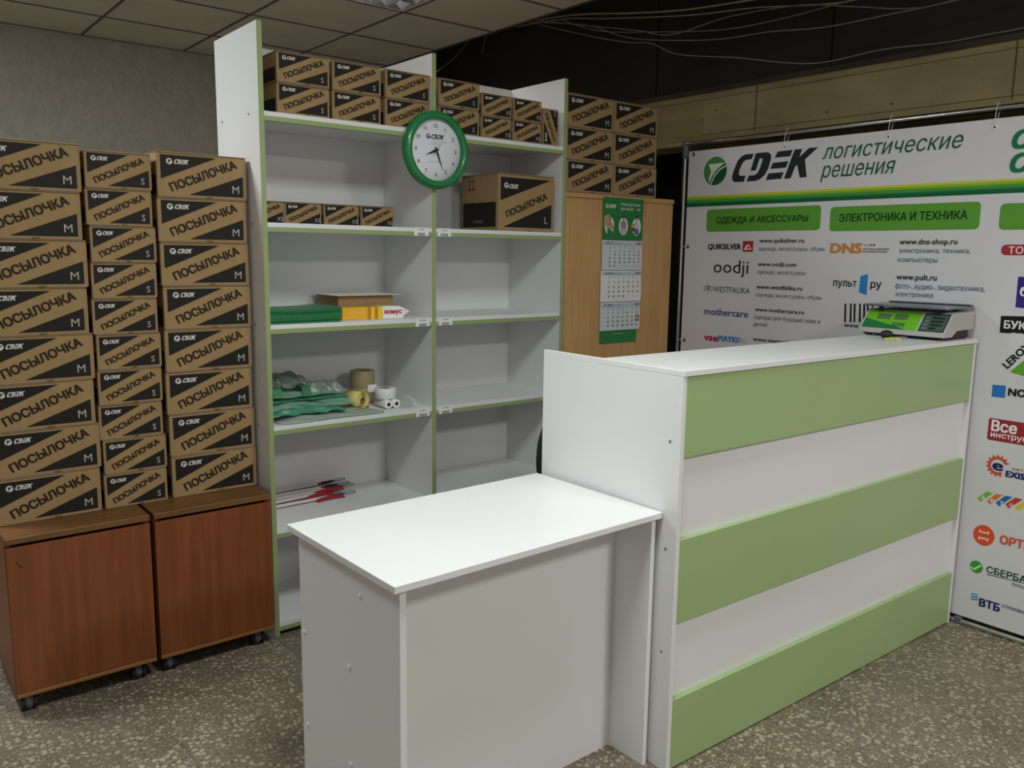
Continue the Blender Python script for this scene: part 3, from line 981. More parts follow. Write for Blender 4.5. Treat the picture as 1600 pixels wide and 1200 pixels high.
p.box(.21, .238, -.162, .162, .122, .128, mat('platter_steel', '8d98a6'), bev=.003)
p.build('platter', sc)

ky = thing('key_ring', 'bunch of keys with black head and yellow tag lying before the scale', 'keys', (1.893, -1.322, KZ+.0005), -.68)
p = MB()
b = bmesh.new(); bmesh.ops.create_uvsphere(b, u_segments=16, v_segments=10, radius=1)
p.bm(b, M_BLACK, Matrix.Translation((-.020, .004, .0165)) @ Matrix.Diagonal((.024, .016, .0163, 1)), True)
p.build('key_head', ky)
p = MB(); p.prism([(0, -.0035), (.052, -.0035), (.058, 0), (.052, .0035), (.044, .0025), (.036, .0038), (.0, .0038)], .006, .0085, M_STEEL, axis='Z'); p.build('key_blade', ky)
p = MB(); p.prism([(-.045, -.034), (-.012, -.034), (.004, -.027), (.018, -.033), (.012, -.016), (-.004, -.009), (-.03, -.014)], .001, .006, mat('yellow_tag', 'd8dc58', rough=.5), axis='Z'); p.build('yellow_tag', ky)
p = MB(); p.lathe([(.0105, .009), (.012, .0105), (.0135, .009), (.012, .0075), (.0105, .009)], M_STEEL, org=(-.004, -.006, 0), n=20); p.build('ring', ky)

# ------------------------------------------------------------------ advertising banner on its frame
BT=[
('логистические', '1e5a45', 0, 0.25, 0.784, 1.866, 0.588, 0.048, 'x'),
('решения', '1e5a45', 0, 0.25, 0.781, 1.788, 0.333, 0.05, 'x'),
('ОДЕЖДА И АКСЕССУАРЫ', '0a3d12', 1, 0, 0.236, 1.603, 0.498, 0.029, 'c'),
('ЭЛЕКТРОНИКА И ТЕХНИКА', '0a3d12', 1, 0, 0.884, 1.597, 0.529, 0.033, 'c'),
('QUIKSILVER', '16181c', 2, 0, 0.192, 1.478, 0.193, 0.025, 'c'),
('www.quiksilver.ru', '16181c', 1, 0, 0.488, 1.509, 0.234, 0.015, 'x'),
('одежда, аксессуары, обувь', '4a5560', 0, 0, 0.486, 1.473, 0.341, 0.013, 'x'),
('oodji', '16181c', 0, 0, 0.231, 1.364, 0.204, 0.048, 'x'),
('www.oodji.com', '16181c', 1, 0, 0.487, 1.401, 0.203, 0.015, 'x'),
('одежда, аксессуары', '4a5560', 0, 0, 0.485, 1.365, 0.254, 0.014, 'x'),
('WESTFALIKA', '1f5a3c', 0, 0, 0.237, 1.269, 0.213, 0.027, 'c'),
('www.westfalika.ru', '16181c', 1, 0, 0.486, 1.295, 0.242, 0.015, 'x'),
('одежда, аксессуары, обувь', '4a5560', 0, 0, 0.485, 1.259, 0.342, 0.013, 'x'),
('mothercare', '233a78', 0.6, 0, 0.188, 1.155, 0.259, 0.026, 'x'),
('www.mothercare.ru', '16181c', 1, 0, 0.486, 1.189, 0.259, 0.014, 'x'),
('одежда для будущих мам и', '4a5560', 0, 0, 0.485, 1.153, 0.342, 0.014, 'x'),
('детей', '4a5560', 0, 0, 0.482, 1.119, 0.074, 0.013, 'x'),
('vse', 'b02a55', 2, 0, 0.194, 1.025, 0.084, 0.026, 'x'),
('MAYKI', '2a7fc0', 2, 0, 0.282, 1.029, 0.114, 0.027, 'c'),
('RU', '9aa0a8', 0, 0, 0.401, 1.03, 0.045, 0.024, 'c'),
('www.vsemayki.ru', '16181c', 1, 0, 0.485, 1.047, 0.237, 0.015, 'x'),
('DNS', 'd08a3a', 2.5, 0, 0.855, 1.465, 0.14, 0.039, 'c'),
('МАГАЗИНЫ ЦИФРОВОЙ', '4a5560', 1, 0, 1.003, 1.478, 0.113, 0.007, 'c'),
('И БЫТОВОЙ ТЕХНИКИ', '4a5560', 1, 0, 1.004, 1.467, 0.104, 0.007, 'c'),
('www.dns-shop.ru', '16181c', 1, 0, 1.158, 1.501, 0.227, 0.017, 'x'),
('электроника, техника,', '4a5560', 0, 0, 1.158, 1.467, 0.279, 0.014, 'x'),
('компьютеры', '4a5560', 0, 0, 1.157, 1.43, 0.159, 0.015, 'x'),
('пульт', '16181c', 0.8, 0, 0.878, 1.322, 0.108, 0.024, 'x'),
('ру', '16181c', 0.8, 0, 1.049, 1.321, 0.046, 0.024, 'x'),
('www.pult.ru', '16181c', 1, 0, 1.157, 1.359, 0.162, 0.018, 'x'),
('фото-, аудио-, видеотехника,', '4a5560', 0, 0, 1.155, 1.323, 0.347, 0.016, 'x'),
('электроника', '4a5560', 0, 0, 1.157, 1.291, 0.154, 0.015, 'x'),
('www.220', '16181c', 1, 0, 0.942, 1.149, 0.119, 0.013, 'x'),
('С', '1d7a50', 3, 0.2, 1.549, 1.847, 0.061, 0.062, 'c'),
('С', '1d7a50', 3, 0.2, 1.55, 1.763, 0.062, 0.063, 'c'),
('ТОН', 'f0e8e8', 1, 0, 1.571, 1.467, 0.077, 0.026, 'c'),
('б', 'f0eef8', 2, 0, 1.626, 1.314, 0.023, 0.026, 'x'),
('БУК', 'e8e8e8', 2, 0, 1.583, 1.191, 0.074, 0.029, 'c'),
('NO', '16181c', 2.5, 0, 1.622, 0.941, 0.059, 0.027, 'c'),
('Все', 'f4eeee', 2, 0, 1.576, 0.799, 0.087, 0.041, 'c'),
('инструменты', 'f4eeee', 1, 0, 1.575, 0.775, 0.212, 0.016, 'x'),
('EXIST', '1d2766', 2.5, 0, 1.643, 0.632, 0.086, 0.022, 'c'),
('АВТО', 'd0442a', 1, 0, 1.661, 0.662, 0.054, 0.008, 'c'),
('ОРТИ', 'e0532c', 2, 0, 1.647, 0.369, 0.11, 0.033, 'c'),
('СБЕРБАНК', '17402e', 1, 0, 1.611, 0.241, 0.19, 0.026, 'c'),
('больше', '4a5560', 0, 0.2, 1.704, 0.218, 0.052, 0.01, 'x'),
('ВТБ', '1c2a66', 2.5, 0, 1.597, 0.099, 0.073, 0.031, 'c'),
('СТРАХОВАНИЕ', '3a4878', 1, 0, 1.679, 0.121, 0.102, 0.012, 'c'),
('А', 'f4f4f4', 1, 0, 1.565, 0.522, 0.014, 0.013, 'x'),
('в', 'f4f4f4', 1, 0, 1.599, 0.521, 0.014, 0.012, 'x'),
('т', 'f4f4f4', 1, 0, 1.632, 0.52, 0.013, 0.013, 'x'),
('о', 'f4f4f4', 1, 0, 1.666, 0.52, 0.013, 0.012, 'x')]
BP=[
('5fa03a', [(0.173, 1.671), (0.795, 1.671), (0.795, 1.563), (0.173, 1.563)], 0, 0.018),
('5fa03a', [(0.84, 1.661), (1.459, 1.661), (1.459, 1.557), (0.84, 1.557)], 0, 0.018),
('5fa03a', [(1.528, 1.65), (1.93, 1.65), (1.93, 1.554), (1.528, 1.554)], 0, 0.018),
('b03038', [(0.395, 1.517), (0.454, 1.517), (0.454, 1.466), (0.395, 1.466)], 0, 0),
('f0e4e4', [(0.403, 1.475), (0.415, 1.497), (0.429, 1.502), (0.447, 1.477)], 1),
('b03038', [(0.419, 1.481), (0.424, 1.493), (0.433, 1.492), (0.436, 1.481)], 2),
('2f87c8', [(1.0, 1.368), (1.033, 1.378), (1.034, 1.289), (0.998, 1.299)], 0),
('14161a', [(0.937, 1.248), (0.945, 1.249), (0.95, 1.168), (0.941, 1.168)], 0),
('14161a', [(0.962, 1.25), (0.97, 1.25), (0.975, 1.17), (0.966, 1.17)], 0),
('14161a', [(0.979, 1.25), (0.988, 1.251), (0.992, 1.171), (0.984, 1.171)], 0),
('14161a', [(1.004, 1.252), (1.012, 1.252), (1.017, 1.173), (1.008, 1.173)], 0),
('14161a', [(1.022, 1.253), (1.031, 1.253), (1.036, 1.174), (1.027, 1.174)], 0),
('14161a', [(1.038, 1.254), (1.046, 1.254), (1.051, 1.175), (1.043, 1.175)], 0),
('14161a', [(1.059, 1.255), (1.067, 1.255), (1.072, 1.177), (1.064, 1.176)], 0),
('3a2a86', [(1.613, 1.383), (1.737, 1.384), (1.741, 1.262), (1.614, 1.271)], 0),
('17181a', [(1.568, 1.236), (1.73, 1.243), (1.732, 1.16), (1.653, 1.174), (1.642, 1.177), (1.631, 1.175), (1.618, 1.177), (1.603, 1.173), (1.569, 1.173)], 0),
('5ea832', [(1.619, 1.029), (1.71, 1.134), (1.754, 1.001)], 0),
('2a78c8', [(1.563, 0.974), (1.61, 0.976), (1.611, 0.929), (1.564, 0.928)], 0),
('a8343c', [(1.545, 1.5), (1.795, 1.5), (1.795, 1.461), (1.545, 1.461)], 0, 0.018),
('9c2e38', [(1.563, 0.846), (1.9829999999999999, 0.846), (1.9829999999999999, 0.761), (1.563, 0.761)], 0, 0.008),
('7cb83c', [(1.551, 0.524), (1.581, 0.559), (1.604, 0.556), (1.562, 0.512)], 0),
('e07838', [(1.585, 0.521), (1.614, 0.556), (1.64, 0.559), (1.599, 0.512)], 0),
('2a6ab0', [(1.617, 0.523), (1.648, 0.557), (1.674, 0.558), (1.63, 0.511)], 0),
('c83c38', [(1.651, 0.525), (1.683, 0.558), (1.709, 0.557), (1.664, 0.511)], 0),
('d8c83c', [(1.685, 0.521), (1.714, 0.549), (1.736, 0.548), (1.696, 0.509)], 0),
('3f8fd0', [(1.564, 0.139), (1.59, 0.143), (1.587, 0.137), (1.561, 0.133)], 0),
('3f8fd0', [(1.565, 0.129), (1.591, 0.133), (1.588, 0.126), (1.562, 0.122)], 0),
('3f8fd0', [(1.566, 0.119), (1.592, 0.123), (1.589, 0.116), (1.563, 0.112)], 0),
('17402e', [(1.611, 0.234), (1.802, 0.242), (1.802, 0.24), (1.612, 0.231)], 0),
('c8e8a0', [(1.552, 0.248), (1.562, 0.242), (1.586, 0.264), (1.591, 0.259), (1.565, 0.234), (1.55, 0.241)], 1)]
BC=[
('b0a090', 1.008, 1.498, 0.005, 0.004, 0),
('a09080', 1.022, 1.498, 0.005, 0.004, 0),
('605850', 1.036, 1.498, 0.005, 0.004, 0),
('202020', 1.049, 1.498, 0.005, 0.004, 0),
('e0532c', 1.587, 0.383, 0.039, 0.041, 0),
('3a9a3c', 1.572, 0.25, 0.024, 0.025, 0)]
B_STRIPE=(0.048, [1.739, 1.73, 1.72, 1.708, 1.702, 1.687])
B_LOGO={'disc': ((0.211, 1.855), 0.06900000000000003, 0.06800000000000006), 'word': (0.312, 1.795, 0.448, 0.125)}
B_GEAR=((1.611, 0.666), 0.040000000000000036)
B_LER=((1.614, 1.034), (1.661, 1.092))
B_EYE=[(0.073, 1.946), (0.591, 1.937), (1.074, 1.934), (1.48, 1.93), (0.061, 1.49), (0.066, 1.014)]
B_TL=(0.04, 1.964)
B_BL=(1.495, 0.03)
WIRES=[
[(1.96, 1.267, 2.741), (2.0, 0.783, 2.721), (2.05, 0.542, 2.702), (2.12, 0.231, 2.658), (2.2, -0.033, 2.637), (2.3, -0.401, 2.63), (2.36, -0.689, 2.607)],
[(1.96, 1.187, 2.73), (2.0, 0.678, 2.694), (2.06, 0.399, 2.653), (2.15, -0.056, 2.594), (2.25, -0.369, 2.583), (2.33, -0.68, 2.549), (2.4, -0.878, 2.558)],
[(1.96, 0.634, 2.672), (2.02, 0.426, 2.591), (2.1, 0.165, 2.55), (2.2, -0.232, 2.504), (2.3, -0.509, 2.522), (2.38, -0.772, 2.555), (2.42, -0.923, 2.567)],
[(1.96, 0.79, 2.692), (2.0, 0.478, 2.623), (2.06, 0.213, 2.521), (2.14, -0.207, 2.453), (2.2, -0.482, 2.447), (2.27, -0.725, 2.434), (2.33, -1.006, 2.446), (2.38, -1.189, 2.457), (2.4, -1.301, 2.466)],
[(1.96, 0.843, 2.692), (1.99, 0.441, 2.561), (2.04, 0.237, 2.504), (2.08, 0.109, 2.482), (2.12, -0.032, 2.413), (2.19, -0.321, 2.361), (2.25, -0.557, 2.309), (2.3, -0.718, 2.294), (2.35, -0.952, 2.315), (2.39, -1.173, 2.308), (2.42, -1.331, 2.316), (2.46, -1.54, 2.33)],
[(1.96, 0.737, 2.685), (2.02, 0.311, 2.582), (2.06, 0.171, 2.55), (2.1, -0.004, 2.507), (2.18, -0.28, 2.549), (2.25, -0.605, 2.545), (2.3, -0.821, 2.504), (2.35, -1.049, 2.459), (2.38, -1.238, 2.461)],
[(1.93, 1.417, 2.724), (1.75, 1.34, 2.567), (1.6, 1.303, 2.462)],
[(1.95, 1.297, 2.727), (1.96, 1.335, 2.664), (1.96, 1.353, 2.623)]]

BXP = 2.219
def bpl(l):
    return lambda s, z: (BXP-.0006-.0004*l, -s, z)
bn = thing('advertising_banner', 'large white printed advertising banner hanging right of the counter', 'banner', (0, 0, 0))
S0, S1, ZB0, ZB1 = .044, 2.6, .034, 1.960
p = MB()
p.box(BXP, BXP+.0012, -S1, -S0, ZB0, ZB1, mat('banner_vinyl', 'd9d9de', rough=.42, spec=.4, noise=((1.5, 1.5, 1.5), .015, 3)))
p.build('sheet', bn)
p = MB()
zs = B_STRIPE[1]
for a, b, c in zip(zs[:-1], zs[1:], ('d0d23c', '8dbb3a', '4f9a3c', '1f7c48', '12633a')):
    p.flat([bpl(0)(S0, a), bpl(0)(S1, a), bpl(0)(S1, b), bpl(0)(S0, b)], ink(c))
p.build('printed_stripe', bn)
p = MB()
(dc, rx, ry), (wu, wv, ww, wh) = B_LOGO['disc'], B_LOGO['word']
put_disc(p, ink('4a8c3c'), bpl(0), dc[0], dc[1], rx, ry, 40)
p.flat([bpl(1)(dc[0]+rx*.98*math.cos(a), dc[1]+ry*.98*math.sin(a)) for a in [PI+.75+k*PI/24 for k in range(25)]], ink('1c5c38'))
for g in (WING, WING2):
    p.flat([bpl(2)(dc[0]+a*rx*.97, dc[1]+b*ry*.97) for a, b in g], ink('dfe8d8'))
put_word(p, ink('2a2c33'), bpl(0), wu, wv, ww, wh)
p.build('printed_logo', bn)
for e in BP:
    col, pts, l = e[0], e[1], e[2]
    tgt = MB()
    if len(e) > 3 and e[3]:
        us = [q_[0] for q_ in pts]; vs_ = [q_[1] for q_ in pts]
        rrect(tgt, ink(col), bpl(l), min(us), min(vs_), max(us), max(vs_), e[3])
    else:
        tgt.flat([bpl(l)(*q_) for q_ in pts], ink(col))
    tgt.build('category_panel' if (len(e) > 3 and col == '5fa03a') else 'printed_mark', bn)
for (c, u, v, rx, ry, l) in BC:
    p2 = MB(); put_disc(p2, ink(c), bpl(l), u, v, rx, ry); p2.build('printed_mark', bn)
# cross of the orange circle, westfalica sprig, cog of the car parts mark
(u, v) = BC[4][1:3]
p2 = MB()
for (a, b, w_, h_) in ((0, .012, .018, .006), (0, -.012, .018, .006), (-.015, .014, .006, .012), (.015, .014, .006, .012), (-.015, -.014, .006, .012), (.015, -.014, .006, .012)):
    p2.flat([bpl(1)(u+a-w_/2, v+b-h_/2), bpl(1)(u+a+w_/2, v+b-h_/2), bpl(1)(u+a+w_/2, v+b+h_/2), bpl(1)(u+a-w_/2, v+b+h_/2)], ink('f0e6dc'))
p2.build('printed_mark', bn)
p2 = MB()
(gu, gv), gr = B_GEAR
ring_o = []
teeth = 12
pts_o = []
for k in range(teeth*4):
    a = .35+2*PI*k/(teeth*4)*.80
    r_ = gr*(1.06 if (k % 4) < 2 else .86)
    pts_o.append((gu+r_*math.cos(a), gv+r_*math.sin(a)))
pts_i = []
for k in range(teeth*4):
    a = .35+2*PI*k/(teeth*4)*.80
    pts_i.append((gu+gr*.62*math.cos(a), gv+gr*.62*math.sin(a)))
n_ = len(pts_o)
p2.add([bpl(0)(*q_) for q_ in pts_o+pts_i], [[k, k+1, n_+k+1, n_+k] for k in range(n_-1)], ink('cf5338'))
put_text(p2, 'e', ink('1d2766'), bpl(1), gr*.85, gr*.8, mode='x', weight=2, org=(gu-gr*.42, gv-gr*.42))
p2.build('printed_mark', bn)
p2 = MB()
for k in range(3):
    a = (0.203, 1.284)
    pts = [(a[0]-.018+.018*k+.009*math.cos(t), a[1]+.012*math.sin(t)+(.006 if k == 1 else 0)) for t in [2*PI*i/12 for i in range(12)]]
    pin = [(a[0]-.018+.018*k+.006*math.cos(t), a[1]+.009*math.sin(t)+(.006 if k == 1 else 0)) for t in [2*PI*i/12 for i in range(12)]]
    p2.add([bpl(0)(*q_) for q_ in pts+pin], [[i, (i+1) % 12, 12+(i+1) % 12, 12+i] for i in range(12)], ink('1f5a3c'))
p2.flat([bpl(1)(.2015, 1.261), bpl(1)(.2045, 1.261), bpl(1)(.2045, 1.304), bpl(1)(.2015, 1.304)], ink('1f5a3c'))
p2.build('printed_mark', bn)
for (s, c, w, sh, s0, z0, wid, h_, mode) in BT:
    p = MB(); put_text(p, s, ink(c), bpl(3), wid, h_, mode=mode, weight=w, shear=sh, org=(s0, z0)); p.build('printed_text', bn)
a, b = B_LER
p = MB()
put_text(p, 'LEROY', ink('17181a'), bpl(2), None, .026, weight=2, ang=math.atan2(b[1]-a[1], b[0]-a[0]), org=(a[0]-.004, a[1]+.006))
p.build('printed_text', bn)
eyes = [(max(a_, .062), min(b_, 1.945)) for a_, b_ in B_EYE] + [(1.95, 1.93), (.07, .5), (.07, .1)]
for (u, v) in eyes:
    q = MB()
    q.lathe([(.0045, -.001), (.006, -.0032), (.0095, -.0022), (.0105, -.0002)], M_CAP if .3 < u else M_STEEL, org=(BXP, -u, v), axis='X', n=18)
    q.lathe([(.0002, -.0004), (.0050, -.0004)], M_VOID, org=(BXP, -u, v), axis='X', n=14)
    q.build('eyelet', bn)

fr = thing('banner_frame', 'chrome pipe frame that carries the white advertising banner', 'frame', (0, 0, 0))
FX = BXP+.026
p = MB(); p.cyl((FX, .0, 2.0), (FX, -S1-.05, 2.0), .0125, M_CHROME); p.build('top_pipe', fr)
p = MB(); p.cyl((FX, .0, .014), (FX, .0, 2.0), .0125, M_CHROME); p.build('upright_pipe', fr)
p = MB(); p.cyl((FX, -S1-.05, .014), (FX, -S1-.05, 2.0), .0125, M_CHROME); p.build('upright_pipe', fr)
p = MB(); p.cyl((BXP, .0, .0115), (BXP, -S1-.05, .0115), .0112, M_CHROME); p.build('bottom_pipe', fr)
p = MB(); p.cyl((FX, .0, 1.93), (FX, .0, 2.018), .017, M_DGREY); p.build('corner_joint', fr)
p = MB(); p.box(BXP-.013, FX+.015, -1.525-.014, -1.525+.014, .0, .030, M_DGREY, bev=.004); p.build('foot_clamp', fr)
for (u, v) in eyes:
    q = MB()
    if u > .09:
        if v > 1.5:
            q.tube([(BXP-.004, -u, v), (BXP-.002, -u+.001, v+.03), (FX-.013, -u+.002, 2.02), (FX, -u+.002, 2.022), (FX+.013, -u+.002, 2.0), (BXP+.006, -u, v)], .0013, M_CAP, n=5)
        else:
            q.tube([(BXP-.004, -u, v), (BXP-.003, -u+.03, v), (FX, .013, v), (FX+.012, -.015, v)], .0013, M_CAP, n=5)
    else:
        q.tube([(BXP-.004, -u, v), (BXP-.003, -u+.03, v), (FX, .013, v), (FX+.012, -.015, v)], .0013, M_CAP, n=5)
    q.build('cable_tie', fr)

# ------------------------------------------------------------------ loose cables under the open slab
M_WIRE = mat('cable_grey', '77736a', rough=.6)
M_WIREY = mat('cable_cream', 'a39878', rough=.6)
def smooth(pts, n=7):
    P_ = [Vector(q_) for q_ in pts]
    out = []
    for i in range(len(P_)-1):
        a, b, c, d = P_[max(i-1, 0)], P_[i], P_[i+1], P_[min(i+2, len(P_)-1)]
        for k in range(n):
            t = k/n
            out.append(.5*((2*b)+(c-a)*t+(2*a-5*b+4*c-d)*t*t+(3*b-a-3*c+d)*t**3))
    out.append(P_[-1])
    return out
wl = ('thick cream cable running highest along the ceiling edge', 'thin cable just below the thick cream cable', 'cable crossing upward through the middle of the bundle', 'long sagging cable in the middle of the bundle',
      'lowest cable, sagging down in front of the concrete beam', 'thin cable looping between the middle cables', 'pale cable hanging from the ceiling edge behind the shelving', 'short wire stub hanging from the tiled ceiling edge')
for k, pts in enumerate(WIRES):
    if k < 6:                                # on along the slab to where they are stapled to the dark upper wall
        e_ = pts[-1]
        pts = pts + [(2.5+.01*k, e_[1]-.8, e_[2]+.03+.01*k), (2.612, e_[1]-1.7, e_[2]+.12+.02*k)]
    q = MB(); q.tube(smooth(pts), .0042 if k == 0 else (.0022 if k > 5 else .0027), M_WIREY if k in (0, 1) else M_WIRE, n=6)
    tag(q.build('cable'), wl[k], 'cable', 'loose cables under the slab')

# ------------------------------------------------------------------ things on the shelves
z = ST[2]+.0005
M_ENV = mat('green_polythene', '1f7a48', rough=.35, noise=((20, 20, 20), .15, 3))
M_ENVL = mat('green_polythene_light', '3f9a66', rough=.35)
NE = 9
for k in range(NE):
    q = MB()
    n = 12
    t0 = .0052
    vs = []
    off = .004*math.sin(k*2.3)
    for i in range(n+1):
        u = i/n
        sag = -.0009*k*math.sin(PI*min(1, u*1.15))
        x = .022+off*.4+.285*u
        for (yy, dz) in ((.02+off, 0), (.235+off, 0), (.235+off, t0), (.02+off, t0)):
            vs.append((x, yy, z+k*(t0+.0007)+dz+.0008*k*((2*u-.95)**2-.35)))
    fs = []
    for i in range(n):
        a = i*4; b = a+4
        for e in range(4):
            fs.append([a+e, a+(e+1) % 4, b+(e+1) % 4, b+e])
    fs += [[0, 1, 2, 3], [n*4+3, n*4+2, n*4+1, n*4]]
    q.add(vs, fs, M_ENVL if k == 4 else M_ENV)
    nm = ('bottom', 'second lowest', 'third lowest', 'fourth lowest', 'middle', 'fourth from top', 'third from top', 'second from top', 'topmost')[k]
    tag(q.build('courier_envelope'), 'flat green courier envelope, %s of the stack beside the yellow paper pack' % nm, 'envelope', 'green envelopes stacked on the third shelf')
t = thing('cardboard_box', 'plain low brown cardboard box with white sheet on top, behind the yellow pack', 'box', (.372, .165, z))
p = MB(); p.box(0, .25, 0, .19, 0, .088, M_CARD, bev=.002); p.box(.118, .132, -.0006, 0, .0, .088, M_CARDE); p.build('body', t)
tag((lambda q: (q.box(.355, .655, .145, .362, z+.0895, z+.0906, M_CAP), q.build('paper_sheet'))[1])(MB()), 'white paper sheet lying on the plain brown box', 'paper')
t = thing('paper_pack', 'yellow and white packet with red lettering lying on the third shelf', 'packet', (.347, .085, z), -.035)
p = MB()
Y1, Y2, Y3 = mat('packet_yellow', 'f2b62a', rough=.35), mat('packet_bright_yellow', 'f0d22c', rough=.35), mat('packet_orange', 'd08228', rough=.35)
for a, b, m_ in ((0, .108, Y1), (.108, .124, Y3), (.124, .139, Y2), (.139, .154, Y3), (.154, .176, Y2)):
    p.box(a, b, 0, .06, 0, .047, m_)
p.build('yellow_wrapper', t)
p = MB(); p.prism([(.1765, 0), (.27, 0), (.2705, .01), (.268, .036), (.255, .047), (.1765, .049)], 0, .06, M_CAP, axis='Y')
p.add([(.27, 0, .008), (.312, .02, .024), (.262, .0, .044), (.312, .045, .026), (.27, .06, .008), (.262, .06, .044)], [[0, 1, 2], [1, 3, 5, 2], [3, 4, 5], [0, 1, 3, 4]], M_CAP)
p.build('white_sleeve', t)
p = MB()
put_text(p, 'комус', ink('b02838'), lambda u, v: (u, -.0006, v), .078, .014, mode='x', weight=2.5, org=(.184, .018))
p.build('red_lettering', t)
p = MB()
put_text(p, 'ДОКУМЕНТЫ', ink('f4d98a'), lambda u, v: (u, -.0006, v), .068, .008, weight=1, org=(.028, .022))
p.build('faint_lettering', t)

# fourth shelf: bags, tape, rolls
z = ST[3]+.0005
t = thing('tape_rolls', 'upright column of shrink-wrapped beige packing tape rolls at the shelf back', 'tape', (.53, .27, z))
TAPE = mat('beige_tape', '9c9168', rough=.3)
for k in range(2):
    p = MB(); p.lathe([(.038, .0), (.0505, .0), (.0525, .003), (.0525, .066), (.0505, .069), (.038, .069), (.038, 0)], TAPE, org=(0, 0, k*.0695), n=40); p.build('roll', t)
p = MB(); p.lathe([(.0532, .002), (.0534, .07), (.0532, .139)], film_mat('wrap_film', 'c9c49c', .22, .15), n=40); p.build('wrapping', t)
p = MB(); p.box(-.004, .04, -.0545, -.054, .05, .082, M_CAP); p.build('paper_label', t)
def roll(name, label, cat, loc, rot, r, ri, w, m, mc):
    t = thing(name, label, cat, loc)
    t.rotation_euler = rot
    p = MB()
    p.lathe([(ri+.002, 0), (r-.001, 0), (r, .001), (r, w-.001), (r-.001, w), (ri+.002, w)], m, n=36); p.build('wound_paper', t)
    p = MB(); p.lathe([(ri, .0), (ri+.0019, .0), (ri+.0019, w), (ri, w), (ri, 0)], mc, n=24); p.build('core', t)
    return t
YP = mat('yellow_paper', 'd9cc7e', rough=.6)
CORE = mat('core_board', '8a6a48', rough=.8)
t = thing('yellow_label_roll', 'loosely wound yellow label roll lying in front of the tape column', 'label roll', (.432, .20, z+.038), 0)
t.rotation_euler = (PI/2, 0, .22)
p = MB()
vs = []; fs = []; n = 90
for i in range(n+1):
    a = i/n*2*PI*2.6; r = .015+.0225*i/n
    for zz in (0, .085):
        vs.append((r*math.cos(a), r*math.sin(a), zz))
    for zz in (.085, 0):
        vs.append(((r-.0016)*math.cos(a), (r-.0016)*math.sin(a), zz))
for i in range(n):
    for e in range(4):
        fs.append([i*4+e, i*4+(e+1) % 4, i*4+4+(e+1) % 4, i*4+4+e])
p.add(vs, fs, YP, True); p.build('wound_paper', t)
p = MB(); p.lathe([(.0085, .002), (.0125, .002), (.0125, .083), (.0085, .083), (.0085, .002)], CORE, n=24); p.build('core', t)
WP = mat('white_paper_roll', 'e4e4e6', rough=.55)
roll('receipt_roll', 'small white receipt roll lying, left of two beneath the white roll', 'paper roll', (.5415, .165, z+.0185), (PI/2, 0, .0), .0182, .006, .095, WP, M_BLACK)
roll('receipt_roll', 'small white receipt roll lying, right of two beneath the white roll', 'paper roll', (.5785, .165, z+.0185), (PI/2, 0, .0), .0182, .006, .095, WP, M_BLACK)
roll('white_label_roll', 'larger white label roll standing on the two small receipt rolls', 'paper roll', (.557, .125, z+.0375), (0, 0, 0), .043, .019, .042, WP, CORE)
def crumple(name, label, cat, cx, cy, w, d, hgt, z0, m, seed, n=22, rz=0.0, group=None, fold=1.0):
    rnd = random.Random(seed)
    waves = [(rnd.uniform(4, 16), rnd.uniform(4, 16), rnd.uniform(0, 6.3), rnd.uniform(.3, 1)) for _ in range(9)]
    vs = []; fs = []
    for j in range(n+1):
        for i in range(n+1):
            u, v = i/n*2-1, j/n*2-1
            e = 1-max(abs(u), abs(v))**4
            s = sum(a*math.sin(fx*u+fy*v+ph) for fx, fy, ph, a in waves)/4.0
            zz = z0 + hgt*(.45+.45*math.tanh(s*fold))*(.25+.75*e)
            x = cx+u*w/2*(1-.06*math.sin(5*v+seed)); y = cy+v*d/2*(1-.08*math.sin(4*u+seed))
            dx, dy = x-cx, y-cy
            vs.append((cx+dx*math.cos(rz)-dy*math.sin(rz), cy+dx*math.sin(rz)+dy*math.cos(rz), max(z0, zz)))
    k = n+1
    for j in range(n):
        for i in range(n):
            fs.append([j*k+i, j*k+i+1, (j+1)*k+i+1, (j+1)*k+i])
    q = MB(); q.add(vs, fs, m, True)
    o = q.build(name)
    md = o.modifiers.new('thickness', 'SOLIDIFY'); md.thickness = .0008
    return tag(o, label, cat, group)
G = 'courier bags piled on the fourth shelf'
M_BAG = film_mat('bag_green', '4f9a78', .8)
M_BAGD = film_mat('bag_dark_green', '2c6f50', .92)
M_BAGP = film_mat('bag_pale', 'b9ccc2', .6)
M_CEL = film_mat('cellophane', 'dfe6e4', .22, .08)
M_BAGM = film_mat('bag_pale_green', '86b59c', .72, .16)
crumple('courier_bag', 'pale translucent courier bag spread lowest at the shelf front edge', 'bag', .275, .10, .43, .18, .024, z+.001, M_BAGP, 1, group=G)
crumple('courier_bag', 'crumpled green courier bag in front of the pile', 'bag', .19, .14, .30, .15, .034, z+.018, M_BAG, 2, group=G, fold=2.2, n=34)
b1 = crumple('courier_bag', 'crumpled pale green courier bag sticking out of the pile to the right', 'bag', .25, .20, .40, .17, .032, z+.028, M_BAGM, 5, group=G, fold=2.2, n=34)
crumple('courier_bag', 'dark green courier bag lying flat across the pile', 'bag', .225, .25, .37, .16, .022, z+.052, M_BAG, 8, group=G, n=30)
b2 = crumple('courier_bag', 'folded pale green courier bag with two dark bands on top of the pile', 'bag', .205, .255, .34, .15, .030, z+.066, M_BAGM, 11, group=G, n=30)
for xx in (.115, .235):
    q = MB()
    q.add([(xx-.018, .178, z+.071), (xx+.018, .176, z+.071), (xx+.02, .19, z+.104), (xx-.016, .192, z+.104), (xx-.014, .26, z+.108), (xx+.02, .26, z+.107)], [[0, 1, 2, 3], [3, 2, 5, 4]], M_ENV)
    q.build('dark_band', b2)
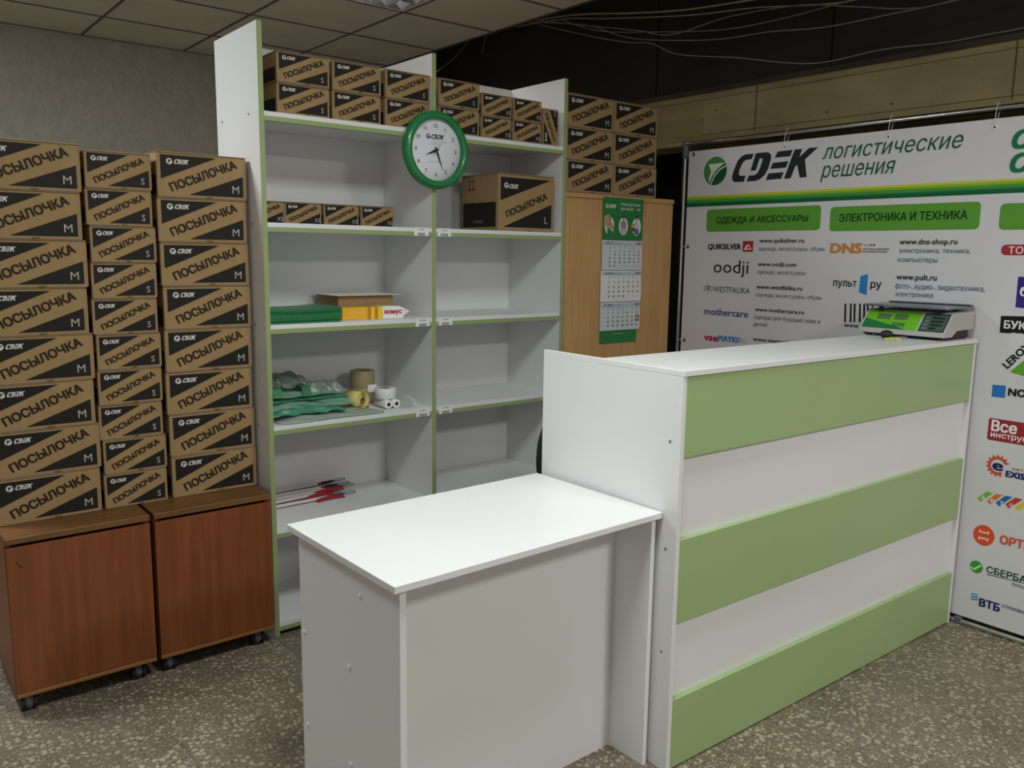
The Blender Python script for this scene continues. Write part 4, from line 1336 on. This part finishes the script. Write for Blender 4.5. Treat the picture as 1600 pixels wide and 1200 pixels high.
crumple('courier_bag', 'grey translucent bag standing up at the back of the pile', 'bag', .175, .30, .20, .12, .075, z+.092, film_mat('bag_grey', '8c9c92', .5, .2), 14, group=G, fold=1.8, n=30)
crumple('courier_bag', 'clear thin bag trailing over the right end of the pile', 'bag', .335, .27, .20, .13, .06, z+.06, film_mat('bag_clear', 'b4c6bc', .3, .15), 17, group=G, fold=2, n=30)
crumple('green_sheet', 'small flat green plastic sheet under the yellow label roll', 'bag', .375, .10, .13, .10, .006, z+.001, M_ENV, 21, rz=.5)
crumple('cellophane_wrap', 'clear crinkled cellophane beside the small receipt rolls', 'wrapper', .635, .10, .085, .11, .05, z+.001, M_CEL, 31, fold=2.5)

# fifth shelf: flat straps with clips
z = ST[4]+.0005
M_STW = mat('strap_white', 'd9d3d3', rough=.5)
M_STR = mat('strap_red', 'a8262c', rough=.5)
M_STB = mat('strap_navy', '232c58', rough=.5)
G = 'straps with clips lying on the fifth shelf'
for k in range(5):
    x0, y0 = .03, (.345, .322, .30, .275, .245)[k]
    x1, y1 = (.44, .44, .455, .40, .43)[k], (.365, .33, .315, .30, .255)[k]
    t = thing('lanyard', 'white and red strap with navy end, %s in the fifth shelf fan' % ('rearmost', 'second from the back', 'middle one', 'second from the front', 'frontmost')[k], 'lanyard', (x0, y0, z+.0075*(4-k)), math.atan2(y1-y0, x1-x0), G)
    ln = math.hypot(x1-x0, y1-y0)
    n = 14
    def ribbon(a, b, y_lo, y_hi, zz, m_, nm, sag=.0):
        p = MB(); vs = []; fs = []
        for i in range(n+1):
            u = a+(b-a)*i/n
            zb = zz+.022*math.sin(PI*min(1, max(0, u/ln)))*(.6+.1*k)*0+sag*math.sin(PI*i/n)
            vs += [(u, y_lo, zb), (u, y_hi, zb+.0075), (u, y_hi, zb+.0087), (u, y_lo, zb+.0012)]
        for i in range(n):
            for e in range(4):
                fs.append([i*4+e, i*4+(e+1) % 4, i*4+4+(e+1) % 4, i*4+4+e])
        fs += [[0, 1, 2, 3], [n*4+3, n*4+2, n*4+1, n*4]]
        p.add(vs, fs, m_); return p.build(nm, t)
    ribbon(0, ln*.80, -.008, .004, .006, M_STW, 'white_stripe')
    ribbon(0, ln*.97, .0042, .016, .0, M_STR, 'red_stripe')
    if k > 1:
        ribbon(ln*.66, ln*.98, -.022, -.004, .0, M_STR, 'red_tail', sag=.006)
    ribbon(ln*.865, ln, .004, .013, .003, M_STB, 'navy_end')
    p = MB(); p.tube([(ln, .006, .008), (ln+.012, .014, .010), (ln+.05, .014, .011), (ln+.055, .005, .010), (ln+.05, -.004, .009), (ln+.012, -.004, .008), (ln, .004, .007)], .0016, M_BLACK, n=6); p.build('clip', t)
